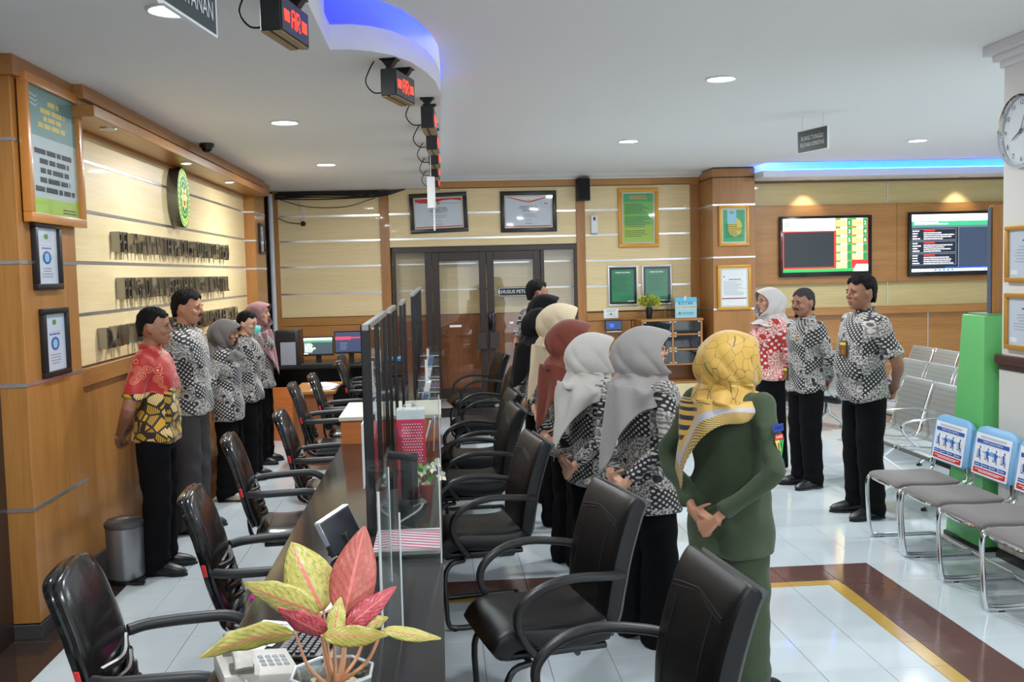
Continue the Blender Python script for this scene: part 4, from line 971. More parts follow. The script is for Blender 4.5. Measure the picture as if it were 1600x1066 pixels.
# monitor seen from behind-left, keyboard, phone, papers at the near counter
t=thing('desk_monitor','black computer monitor with a silver edge leaning on the near counter','monitor',(-.42,4.0,.75))
part('panel',MB().obox((-.420,3.98,.825),(.010,.0,.004),(.04,.15,0),(-.03,.006,.065)),mat('monitor_dark',(40,44,52),.3),t,bevel=.004)
part('silver_edge',MB().obox((-.447,3.985,.890),(.012,0,0),(.04,.15,0),(0,0,.004)).obox((-.462,3.832,.828),(.010,.0,0),(0,.004,0),(-.028,0,.062)),mat('monitor_silver',(190,196,206),.2,.7),t,bevel=.001)
part('stand',MB().box(-.46,3.90,.75,-.34,4.05,.757).obox((-.39,3.98,.785),(.01,0,0),(0,.03,0),(-.01,0,.03)),BLACK,t,bevel=.002)
def keyboard(name,label,c,ang,L=.42,W=.14,parent=None):
    t=thing(name,label,'keyboard',c,ang)
    part('tray',MB().box(-W/2,-L/2,0,W/2,L/2,.014),mat('keyboard_black',(28,28,30),.4),t,bevel=.003,local=True)
    km=mesh_of('key',MB().box(-.0075,-.0075,0,.0075,.0075,.006),mat('key_black',(46,46,50),.4),bevel=.0015)
    n=int((L-.03)/.019)
    for r in range(5):
        for k in range(n): place('key',km,t,(-W/2+.024+r*.0215,-L/2+.022+k*.019,.014))
    return t
keyboard('keyboard','black keyboard lying under the papers at the near counter',(-.40,3.02,.752),R(-8))
def phone():
    t=thing('desk_phone','pale grey desk telephone with its handset on, at the near end of the counter','telephone',(-.52,2.70,.752),R(20)); PG=mat('phone_grey',(196,192,184),.4)
    part('base',MB().prism_y([(-.10,0),(.10,0),(.10,.035),(-.10,.06)],-.10,.10),PG,t,bevel=.008,local=True)
    part('handset',MB().sweep(bez([(-.05,-.11,.075),(-.05,-.085,.10),(-.05,0,.112),(-.05,.085,.10),(-.05,.11,.075)],16),.014,.024,(1,0,0),3,12),PG,t,local=True)
    for y0 in (-.09,.05): part('cradle',MB().box(-.08,y0,.05,-.02,y0+.04,.075),mat('phone_dark',(120,118,114),.4),t,bevel=.003,local=True)
    km=mesh_of('key',MB().box(-.007,-.009,0,.007,.009,.006),INKL,bevel=.002)
    for r in range(4):
        for k in range(3): place('key',km,t,(.015+r*.02,-.03+k*.03,.043-.0025*r))
    part('cord',MB().tube(bez([(-.05,-.12,.05),(-.02,-.16,.01),(.05,-.15,.006),(.12,-.12,.006)],14),.003,6),PG,t,local=True)
phone()
def sheet(label,c,ang,w,h,draw=None,col=PAPER):
    t=thing('paper_sheet',label,'paper',c,ang); part('sheet',MB().box(-w/2,-h/2,0,w/2,h/2,.002),col,t,local=True)
    if draw:
        M=ROOT[t]; f=Flat(M@Vector((-w/2,-h/2,.0022)),M.to_3x3()@Vector((1,0,0)),M.to_3x3()@Vector((0,1,0))); draw(f,w,h); f.build('print',t)
sheet('white form with a blue stamp at the left edge of the near counter',(-.55,3.05,.752),R(-20),.14,.20,lambda f,w,h:(f.lines(.01,w-.01,h-.02,h*.4,6,.004,INKL,rnd),f.rect(w*.5,h*.5,w*.8,h*.62,BLUE,3)))
sheet('white leaflet with a red edge and blue print over the keyboard',(-.43,3.20,.776),R(-35),.15,.16,lambda f,w,h:(f.rect(w-.008,0,w,h,RED,2),f.rect(.02,h*.6,.07,h*.72,BLUE,3),f.lines(.02,w-.02,h*.5,h*.2,4,.003,INKL,rnd)))
sheet('plain white sheet at the staff edge of the near counter',(-.59,2.88,.752),R(-10),.09,.20)
# octagonal glass bowl with stones and the large leafed plant
def bigplant():
    x,y,z=-.285,2.42,.75; t=thing('aglaonema_plant','large pink and yellow-green leafed plant in a clear octagonal bowl, front of the picture','plant',(x,y,z))
    def octo(r,zz): return [(x+r*math.cos(PI/8+k*PI/4),y+r*math.sin(PI/8+k*PI/4),zz) for k in range(8)]
    lv=[(.075,0),(.085,.01),(.10,.07),(.105,.12),(.098,.12),(.092,.07),(.078,.015)]
    b=MB(); vs=[p for r,h in lv for p in octo(r,z+h)]; b.add(vs,[(i*8+k,i*8+(k+1)%8,(i+1)*8+(k+1)%8,(i+1)*8+k) for i in range(6) for k in range(8)]+[tuple(range(8))[::-1],tuple(48+k for k in range(8))])
    part('bowl',b,glassy('bowl_glass',(.80,.86,.88),1.4,.04,.18),t,smooth=0)
    part('bowl_rim',MB().tube([Vector(p) for p in octo(.102,z+.121)],.0045,6,closed=True),EDGE,t)
    st=MB(); q=random.Random(9)
    part('soil',MB().lathe([(.07,.012),(.085,.075),(.0,.08)],(x,y,z),16),mat('gravel_bed',(120,96,66),.8,var=.4,vscale=90,bump=.8,bscale=120),t)
    for k in range(70):
        a=q.uniform(0,6.28); r=.08*math.sqrt(q.random()); st.ball((x+r*math.cos(a),y+r*math.sin(a),z+.082),q.uniform(.005,.011),None,.005,8,5)
    o=part('pebbles',st,mat('pebble',(190,178,150),.5,var=.4,vscale=40),t); o['kind']='stuff'
    lm={}
    def leafmat(nm,c1,c2,c3):
        m=mat(nm,c1,.38,spec=.5); nt=m.node_tree; b=nt.nodes['Principled BSDF']; b.inputs['Subsurface Weight'].default_value=.0
        uv=nt.nodes.new('ShaderNodeUVMap'); n=nt.nodes.new('ShaderNodeTexNoise'); n.inputs['Scale'].default_value=13; n.inputs['Detail'].default_value=6; n.inputs['Roughness'].default_value=.8
        nt.links.new(uv.outputs[0],n.inputs['Vector'])
        rp=nt.nodes.new('ShaderNodeValToRGB'); e=rp.color_ramp.elements; e[0].position=.36; e[0].color=srgb(*c3); e[1].position=.64; e[1].color=srgb(*c2); k=e.new(.47); k.color=srgb(*c1)
        nt.links.new(n.outputs[0],rp.inputs[0])
        sx=nt.nodes.new('ShaderNodeSeparateXYZ'); nt.links.new(uv.outputs[0],sx.inputs[0])
        ab=nt.nodes.new('ShaderNodeMath'); ab.operation='SUBTRACT'; ab.inputs[1].default_value=.5; nt.links.new(sx.outputs[1],ab.inputs[0])
        a2=nt.nodes.new('ShaderNodeMath'); a2.operation='ABSOLUTE'; nt.links.new(ab.outputs[0],a2.inputs[0])
        lt=nt.nodes.new('ShaderNodeMath'); lt.operation='LESS_THAN'; lt.inputs[1].default_value=.035; nt.links.new(a2.outputs[0],lt.inputs[0])
        # side veins: bands slanting away from the midrib
        va=nt.nodes.new('ShaderNodeMath'); va.operation='MULTIPLY_ADD'; va.inputs[1].default_value=-.55; nt.links.new(a2.outputs[0],va.inputs[0]); nt.links.new(sx.outputs[0],va.inputs[2])
        vb=nt.nodes.new('ShaderNodeMath'); vb.operation='MULTIPLY'; vb.inputs[1].default_value=56; nt.links.new(va.outputs[0],vb.inputs[0])
        vc=nt.nodes.new('ShaderNodeMath'); vc.operation='SINE'; nt.links.new(vb.outputs[0],vc.inputs[0])
        vd=nt.nodes.new('ShaderNodeMapRange'); vd.inputs[1].default_value=.72; vd.inputs[2].default_value=1; vd.inputs[4].default_value=.16; nt.links.new(vc.outputs[0],vd.inputs[0])
        m1=nt.nodes.new('ShaderNodeMix'); m1.data_type='RGBA'; m1.inputs[7].default_value=srgb(*c2); nt.links.new(vd.outputs[0],m1.inputs[0]); nt.links.new(rp.outputs[0],m1.inputs[6])
        m2=nt.nodes.new('ShaderNodeMix'); m2.data_type='RGBA'; m2.inputs[7].default_value=srgb(230,130,120); nt.links.new(lt.outputs[0],m2.inputs[0]); nt.links.new(m1.outputs[2],m2.inputs[6])
        nt.links.new(m2.outputs[2],b.inputs['Base Color'])
        bp=nt.nodes.new('ShaderNodeBump'); bp.inputs['Strength'].default_value=.2; bp.inputs['Distance'].default_value=.0015; nt.links.new(vc.outputs[0],bp.inputs['Height']); nt.links.new(bp.outputs[0],b.inputs['Normal'])
        return m
    YG=leafmat('leaf_yellow_pink',(196,190,96),(222,206,140),(120,140,60)); RG=leafmat('leaf_red',(190,92,88),(214,128,112),(150,128,76)); RP=leafmat('leaf_crimson',(186,66,76),(226,120,130),(160,50,60)); GY=leafmat('leaf_green_pink',(176,180,84),(216,160,110),(110,140,60))
    # leaf base, leaf tip, half width (m), material, sag, roll
    L=[((-0.249, 2.4, 1.012),(-0.198, 2.46, 1.219),0.0566,RG,0.006,0.15),
       ((-0.303, 2.44, 1.017),(-0.387, 2.52, 1.17),0.0637,YG,0.01,-0.1),
       ((-0.31, 2.42, 1.019),(-0.504, 2.5, 1.077),0.0416,YG,0.004,0.5),
       ((-0.361, 2.36, 0.993),(-0.566, 2.28, 0.975),0.0331,GY,-0.012,0.8),
       ((-0.285, 2.33, 1.0),(-0.383, 2.26, 1.09),0.0297,RP,0.004,0.6),
       ((-0.265, 2.3, 1.007),(-0.249, 2.33, 1.084),0.0220,YG,0.004,0.2),
       ((-0.243, 2.36, 0.999),(-0.123, 2.4, 1.082),0.0256,RP,0.006,0.3),
       ((-0.292, 2.3, 1.007),(-0.136, 2.22, 1.029),0.0249,GY,-0.004,0.9),
       ((-0.156, 2.36, 0.992),(-0.018, 2.34, 0.97),0.0165,YG,-0.006,0.7),
       ((-0.195, 2.42, 0.982),(-0.148, 2.44, 0.993),0.0154,YG,0,0.2)]
    for i,(bp,tp,hwm,m,sag,roll) in enumerate(L):
        B=Vector(bp); Tt=Vector(tp); ax=(Tt-B); ln=ax.length; ax.normalize(); view=Vector((0,1,-.12)).normalized()
        sd=ax.cross(view).normalized(); nn=sd.cross(ax).normalized()
        sd2=(sd*math.cos(roll*.5)+nn*math.sin(roll*.5)); n2=sd2.cross(ax)
        nu,nv=12,8; vs=[];uv=[]
        for a in range(nu+1):
            u=a/nu; w=hwm*(math.sin(PI*min(1,u**.72))**.8)*(1 if u<.97 else .4); w=max(w,.0008)
            for c in range(nv+1):
                v=c/nv*2-1; p=B+ax*ln*u+n2*(-sag*4*u*(1-u))*2+n2*(abs(v)**1.3*w*.28)+sd2*v*w+n2*.004*math.sin(u*17+abs(v)*3)*abs(v)
                vs.append(p); uv.append((u,c/nv))
        fs=[(a*(nv+1)+c,a*(nv+1)+c+1,(a+1)*(nv+1)+c+1,(a+1)*(nv+1)+c) for a in range(nu) for c in range(nv)]
        mb=MB().add(vs,fs); o=part('leaf',mb,m,t,smooth=180,fix=False)
        ul=o.data.uv_layers.new(name='UVMap')
        for lp in o.data.loops: ul.data[lp.index].uv=uv[lp.vertex_index]
        md=o.modifiers.new('thickness','SOLIDIFY'); md.thickness=.0012
        base=Vector((x+.008*math.cos(i),y+.008*math.sin(i),z+.08))
        mid=(base+B)/2+Vector((0,0,-.012))+Vector(((B.x-x)*.15,0,0))
        part('stalk',MB().tube(bez([base,mid,B],10),[.006*(1-.5*k/10) for k in range(11)][:len(bez([base,mid,B],10))],8),mat('stalk_salmon',(220,164,124),.45),t)
bigplant()
t=thing('red_foil','crumpled red and silver foil wrapper at the near edge of the counter','wrapper',(-.14,2.55,.75)); b=MB().ball((-.145,2.52,.765),.03,.022,.018,12,8); q=random.Random(2)
for i in range(len(b.v)): b.v[i]=Vector((-.145,2.52,.765))+(b.v[i]-Vector((-.145,2.52,.765)))*q.uniform(.7,1.25)
part('foil',b,mat('foil_red',(190,30,50),.2,.6),t,smooth=0)
t=thing('orange_pen','small orange pen tip upright behind the plant on the counter','pen',(-.23,2.9,.75)); part('barrel',MB().tube([(-.22,3.42,.752),(-.22,3.42,.80)],.006,10),mat('pen_orange',(240,130,40),.4),t); part('tip',MB().tube([(-.22,3.42,.80),(-.22,3.42,.81)],[.006,.003],10),mat('pen_orange2',(240,100,30),.4),t)
# white panel board against the staff side of the near screen
wp=thing('white_board_panel','white board leaning against the staff side of the nearest glass screen','board',(-.36,5.0,.75))
part('board',MB().add([(-.34,4.30,.92),(-.34,5.75,1.13),(-.34,5.75,1.18),(-.34,4.30,1.20),(-.346,4.30,.92),(-.346,5.75,1.13),(-.346,5.75,1.18),(-.346,4.30,1.20)],[(0,1,2,3),(7,6,5,4),(0,4,5,1),(1,5,6,2),(2,6,7,3),(3,7,4,0)]),PAPER,wp); part('clip',MB().box(-.345,4.5,1.185,-.30,4.54,1.21).box(-.345,5.3,1.175,-.30,5.34,1.20),BLACKM,wp)
# ------------------------------------------------------------ back left desks
def back_desk():
    t=thing('office_desk','dark topped office desk along the far left wall carrying the computers','desk',(-1.3,11.9,0))
    part('top',MB().box(-2.05,11.4,.80,-.75,12.3,.83),mat('desk_black',(24,22,24),.3),t,bevel=.003)
    part('back_panel',MB().box(-2.05,12.2,.0,-.75,12.25,.80),mat('desk_black',(24,22,24),.3),t)
    part('end_panel',MB().box(-2.05,11.4,0,-2.0,12.25,.80).box(-.8,11.4,0,-.75,12.25,.80),mat('desk_black',(24,22,24),.3),t)
    part('side_panel',MB().box(-2.0,11.38,.0,-1.62,11.42,.60),ORANGE,t,bevel=.002)
    t=thing('computer_tower','black and silver computer tower on the dark desk by the corner','computer',(-1.72,11.7,.83))
    part('case',MB().box(-1.86,11.5,.83,-1.60,11.95,1.23),mat('case_black',(24,24,28),.3),t,bevel=.004)
    part('front_plate',MB().box(-1.80,11.492,.84,-1.63,11.5,1.10),mat('case_silver',(160,166,178),.3,.4),t,bevel=.002)
    part('drive_bay',MB().box(-1.83,11.492,1.11,-1.63,11.5,1.21),BLACK,t,bevel=.002)
    def mon(x0,x1,z0,z1,label,draw):
        t=thing('desktop_monitor',label,'monitor',((x0+x1)/2,11.6,.83))
        part('housing',MB().box(x0,11.6,z0,x1,11.64,z1),BLACK,t,bevel=.003); part('stand',MB().box((x0+x1)/2-.03,11.62,.84,(x0+x1)/2+.03,11.65,z0+.05).box((x0+x1)/2-.1,11.57,.83,(x0+x1)/2+.1,11.72,.842),BLACK,t)
        f=Flat((x0+.012,11.599,z0+.02),XU,ZU); draw(f,x1-x0-.024,z1-z0-.034); f.build('screen',t)
    def s1(f,w,h):
        f.rect(0,0,w,h,E('scr_slate2',(60,72,80),.8),1); f.rect(0,h*.85,w,h,E('scr_white2',(215,225,215),1),2); f.rect(0,h*.72,w,h*.85,E('scr_mint2',(80,140,100),.9),2)
        f.lines(.01,w*.45,h*.68,h*.1,9,.008,E('scr_white2',(215,225,215),1),rnd,3); f.rect(0,0,w*.15,h*.06,E('scr_white2',(215,225,215),1),3)
    def s2(f,w,h):
        f.rect(0,0,w,h,E('scr_indigo',(52,60,86),.8),1); f.rect(0,h*.62,w*.5,h*.78,E('scr_rose',(190,60,80),.9),2); f.rect(w*.5,h*.68,w,h*.75,E('scr_rose',(190,60,80),.9),2); f.lines(w*.15,w*.4,h*.5,h*.1,4,.006,E('scr_grey2',(120,130,150),.8),rnd,3)
    mon(-1.565,-1.215,.93,1.15,'left desktop monitor with a green headed list, beside the computer tower',s1)
    mon(-1.205,-.83,.945,1.205,'right desktop monitor with a red bar, partly behind the glass screens',s2)
    keyboard('keyboard','black keyboard on the dark desk below the left monitor',(-1.40,11.49,.832),R(90),.36,.12)
    t=thing('staff_desk','small wooden desk with loose papers behind the far staff chairs','desk',(-1.2,9.8,0))
    part('top',MB().box(-1.45,9.75,.70,-1.02,10.6,.73),TEAKH,t,bevel=.003); part('front',MB().box(-1.42,9.8,0,-1.05,9.82,.70),DOORW,t); part('side',MB().box(-1.44,9.8,0,-1.42,10.6,.70),DOORW,t)
    for k in range(7):
        tag(part('paper_pile',MB().obox((-1.17+.012*(k%3),9.98+.01*k,.733+.006*k),(.10*math.cos(.1*k),.1*math.sin(.1*k),0),(-.14*math.sin(.1*k),.14*math.cos(.1*k),0),(0,0,.0028)),PAPER),'white paper sheet in the pile on the wooden desk, '+('bottom','second from below','third from below','middle','third from top','second from top','topmost')[k]+' of seven','paper','papers piled on the staff desk')
    for k in range(4):
        tag(part('paper_pile',MB().obox((-.56+.03*k,8.9+.04*k,.752+.03),(.05,0,.02),(0,.10,0),(0,0,.002)),PAPER),'white sheet fanned at the staff edge of the far counter, '+('nearest','second','third','farthest')[k]+' of four','paper','white sheets fanned on the far counter')
    t=thing('document_tray','black stacking tray with blue folders at the far end of the counter','tray',(-.5,10.9,.75))
    for k in range(3): part('tier',MB().box(-.62,10.75,.76+.07*k,-.37,11.05,.77+.07*k),BLACK,t,bevel=.002)
    part('blue_folder',MB().box(-.61,10.75,.912,-.38,11.03,.94),mat('folder_blue',(60,110,160),.5),t,bevel=.002)
    for x in (-.62,-.375): part('side_rod',MB().box(x-.003,10.75,.75,x+.003,11.05,.91),BLACK,t)
back_desk()
# ------------------------------------------------------------ pedal bin, pink bag under the counter
t=thing('pedal_bin','round grey metal pedal bin at the foot of the near wooden pilaster','bin',(-1.93,6.17,0))
part('drum',MB().lathe([(.105,0),(.11,.02),(.112,.34),(.108,.345)],(-1.96,6.22,0),32),mat('bin_steel',(150,152,155),.3,.7),t)
part('lid',MB().lathe([(.116,.345),(.118,.365),(.10,.385),(.05,.398),(.001,.40)],(-1.96,6.22,0),32),mat('bin_lid',(90,90,92),.25,.4),t)
part('foot_ring',MB().lathe([(.113,0),(.116,.005),(.116,.03),(.112,.035)],(-1.96,6.22,0),32),BLACK,t)
part('pedal',MB().box(-1.90,6.09,.01,-1.82,6.13,.02),BLACK,t,bevel=.002)
t=thing('pink_bundle','crumpled magenta cloth bundle on the second staff chair','cloth',(-.72,3.95,.49))
b=MB().ball((-.70,4.02,.545),.085,.07,.055,16,10); q=random.Random(3)
for i in range(len(b.v)): b.v[i]=Vector((-.70,4.02,.545))+(b.v[i]-Vector((-.70,4.02,.545)))*q.uniform(.85,1.1)
part('cloth',b,mat('cloth_magenta',(205,50,140),.6),t)
# ------------------------------------------------------------ chairs
def visitor_chair():
    t=thing('armchair','x','chair',(0,0,0),0,'black leather visitor armchairs along the counter')
    # seat cushion: rolled front edge at +x, base underneath
    P=bez([(-.24,0,.455),(-.12,0,.440),(.03,0,.445),(.13,0,.452),(.19,0,.435),(.225,0,.385)],20); n=len(P)
    part('seat',MB().sweep(P,[.03]+[.055]*(n-2)+[.02],[.22]+[.235]*(n-2)+[.22],(0,1,0),5,28),LEATHER,t,local=True)
    part('seat_pan',MB().box(-.22,-.20,.365,.20,.20,.39),BLACK,t,bevel=.01,local=True)
    Q=bez([(-.205,0,.41),(-.235,0,.49),(-.25,0,.60),(-.275,0,.72),(-.315,0,.85),(-.34,0,.91),(-.362,0,.942)],28); n=len(Q)
    a=[.035+.012*math.sin(PI*i/(n-1)) for i in range(n)]; a[-1]=.02; a[0]=.02; w=[.20+.035*min(1,i/(n*.35)) for i in range(n)]; w[-1]=.215
    bk=part('backrest',MB().sweep(Q,a,w,(0,1,0),5,28),LEATHER,t,local=True)
    # welted seams on the front of the back
    def surf(u,y,d=.0): 
        i=min(n-2,int(u*(n-1))); p=Q[i].lerp(Q[i+1],u*(n-1)-i); tg=(Q[i+1]-Q[i]).normalized(); nm=Vector((tg.z,0,-tg.x)); k=a[i]*(max(0,1-(abs(y)/w[i])**5))**.2
        return p+nm*(k+d)+Vector((0,y,0))
    sm=MB()
    sm.tube([surf(.70-.05*abs(j)/8,.19*j/8) for j in range(-8,9)],.004,6)
    sm.tube([surf(.68-.05*abs(j)/8,.19*j/8) for j in range(-8,9)],.003,6)
    for y in (-.13,.13): sm.tube([surf(.08+.56*k/10,y) for k in range(11)],.003,6)
    part('seam',sm,mat('seam_dark',(14,14,15),.5),bk,local=True)
    sh=[p+Vector((-.034,0,0)) for p in Q[:-1]]; part('back_shell',MB().sweep(sh,.012,[q*.97 for q in w[:-1]],(0,1,0),6,24),mat('shell_grey',(70,70,72),.35),t,local=True)
    for s in (-1,1):
        A=bez([(-.27,s*.225,.66),(-.20,s*.265,.672),(-.05,s*.285,.685),(.07,s*.285,.66),(.15,s*.28,.60),(.165,s*.275,.53),(.13,s*.265,.45),(.08,s*.235,.385)],28)
        part('armrest',MB().sweep(A,.015,[.025]*12+[.021]*(len(A)-12),(0,1,0),3,12),mat('arm_black',(30,30,31),.4),t,local=True)
        F=bez([(.10,s*.215,.355),(.17,s*.235,.345),(.205,s*.245,.28),(.20,s*.25,.12),(.195,s*.25,.045),(.16,s*.25,.016),(.0,s*.25,.016),(-.22,s*.25,.016),(-.27,s*.245,.016)],30)
        part('leg',MB().tube(F,.0135,12),BLACKM,t,local=True)
        part('foot_pad',MB().lathe([(.012,0),(.012,.006)],(.16,s*.25,-.0),12).lathe([(.012,0),(.012,.006)],(-.2,s*.25,0),12),BLACK,t,local=True)
    part('rear_bar',MB().tube([(-.27,-.245,.016),(-.27,.245,.016)],.013,10),BLACKM,t,local=True)
    part('cross_bar',MB().tube([(.10,-.215,.355),(.10,.215,.355)],.012,10).tube([(-.10,-.19,.36),(-.10,.19,.36)],.012,10),BLACKM,t,local=True)
    return t
vc=visitor_chair(); index_kids()
V=[(.47,2.85,187,'nearest, in front of the woman in green'),(.36,3.93,192,'second, beside the grey headscarf'),(.16,5.33,188,'third, beside the reddish brown headscarf'),
   (.15,6.62,184,'fourth from the camera'),(.20,7.45,184,'fifth from the camera'),(.34,9.2,182,'sixth from the camera'),(.34,10.95,188,'farthest from the camera, before the glass door')]
for i,(x,y,a,l) in enumerate(V):
    lb='black leather armchair on the visitor side, '+l
    if i==0: vc.location=(x,y,0); vc.rotation_euler=(0,0,R(a)); vc['label']=lb; ROOT[vc]=Matrix.Translation((x,y,0))@Matrix.Rotation(R(a),4,'Z')
    else: copy_tree(vc,(x,y,0),R(a),lb)
def staff_chair():
    t=thing('office_chair','x','chair',(0,0,0),0,'black staff chairs behind the counter')
    P=bez([(-.20,0,.46),(-.05,0,.45),(.10,0,.46),(.20,0,.455),(.245,0,.42)],18); n=len(P)
    st=part('seat',MB().sweep(P,[.02]+[.04]*(n-2)+[.015],[.17]+[.235]*(n-2)+[.20],(0,1,0),3.4,26),LEATHS,t,local=True)
    P2=[p+Vector((.004,0,.004)) for p in P]
    part('plastic_wrap',MB().sweep(P2,[.024]+[.044]*(n-2)+[.018],[.175]+[.24]*(n-2)+[.205],(0,1,0),3.4,26),glassy('crinkled_plastic',(.92,.93,.95),1.6,.15,.05),st,local=True)
    Q=bez([(-.19,0,.51),(-.225,0,.62),(-.255,0,.75),(-.295,0,.88),(-.33,0,.96),(-.342,0,.985)],24); n=len(Q)
    w=[.19,.205,.215,.22,.225]+[.225]*30; w=w[:n]
    for i in range(n):
        u=i/(n-1); w[i]=.195+.02*math.sin(PI*min(1,u*1.1)) if u<.5 else .208*math.sqrt(max(.03,1-((u-.5)/.51)**2.3))
    a=[.02]+[.028]*(n-2)+[.012]
    bk=part('backrest',MB().sweep(Q,a,w,(0,1,0),2.8,26),LEATHS,t,local=True)
    part('back_shell',MB().sweep([p+Vector((-.02,0,0)) for p in Q],[q*.7 for q in a],[q+.008 for q in w],(0,1,0),4,26),mat('shell_black',(16,17,20),.12,coat=.5),t,local=True)
    lb=MB()
    for k in range(4): lb.tube(bez([(-.185-.012*k,-.15,.56+.045*k),(-.155-.013*k,0,.545+.045*k),(-.185-.012*k,.15,.56+.045*k)],10),.012,8)
    part('lumbar_folds',lb,LEATHS,bk,local=True)
    for s in (-1,1):
        A=bez([(-.225,s*.215,.69),(-.16,s*.25,.695),(.0,s*.265,.70),(.10,s*.265,.695),(.17,s*.26,.65),(.195,s*.25,.57),(.17,s*.235,.46),(.12,s*.19,.405)],28)
        part('armrest',MB().tube(A,.0195,12),mat('arm_grey',(44,45,47),.45),t,local=True)
    part('red_tag',MB().obox((-.262,-.228,.705),(.008,0,.0),(0,.003,0),(-.005,0,.024)),RED,t,bevel=.002,local=True)
    part('seat_pan',MB().box(-.16,-.17,.39,.16,.17,.415),BLACK,t,bevel=.008,local=True)
    part('gas_column',MB().lathe([(.03,.10),(.03,.25),(.018,.25),(.018,.39)],(0,0,0),16),BLACKM,t,local=True)
    part('back_bar',MB().sweep(bez([(-.08,0,.385),(-.20,0,.39),(-.245,0,.45),(-.25,0,.62)],12),.008,.035,(0,1,0),4,12),BLACKM,t,local=True)
    for k in range(5):
        b=2*PI*k/5+.3; d=Vector((math.cos(b),math.sin(b),0))
        part('base_arm',MB().sweep([d*.02+Vector((0,0,.105)),d*.15+Vector((0,0,.095)),d*.27+Vector((0,0,.075))],[.018,.014,.01],[.025,.02,.014],(0,0,1) if False else d.cross(Vector((0,0,1))),3,10),BLACKM,t,local=True)
        part('caster',MB().lathe([(.001,-.02),(.028,-.02),(.028,-.004),(.02,-.004),(.02,.004),(.028,.004),(.028,.02),(.001,.02)],(0,0,0),16,axis='y').xform(Matrix.Translation(d*.27+Vector((0,0,.028)))@Matrix.Rotation(b,4,'Z')),BLACK,t,local=True)
    return t
sc=staff_chair(); index_kids()
L_=[(-.81,3.12,4,'nearest to the camera at the lower left'),(-.69,4.15,4,'second, with a pink bundle on its seat'),(-.83,5.58,6,'third from the camera'),(-.70,6.5,3,'fourth from the camera'),
    (-.86,8.2,4,'fifth from the camera'),(-.79,8.9,3,'sixth from the camera'),(-.68,10.2,2,'seventh from the camera, by the papers'),(-.74,11.0,0,'farthest from the camera, below the right monitor')]
for i,(x,y,a,l) in enumerate(L_):
    lb='black office chair on the staff side, '+l
    if i==0: sc.location=(x,y,0); sc.rotation_euler=(0,0,R(a)); sc['label']=lb; ROOT[sc]=Matrix.Translation((x,y,0))@Matrix.Rotation(R(a),4,'Z')
    else: copy_tree(sc,(x,y,0),R(a),lb)
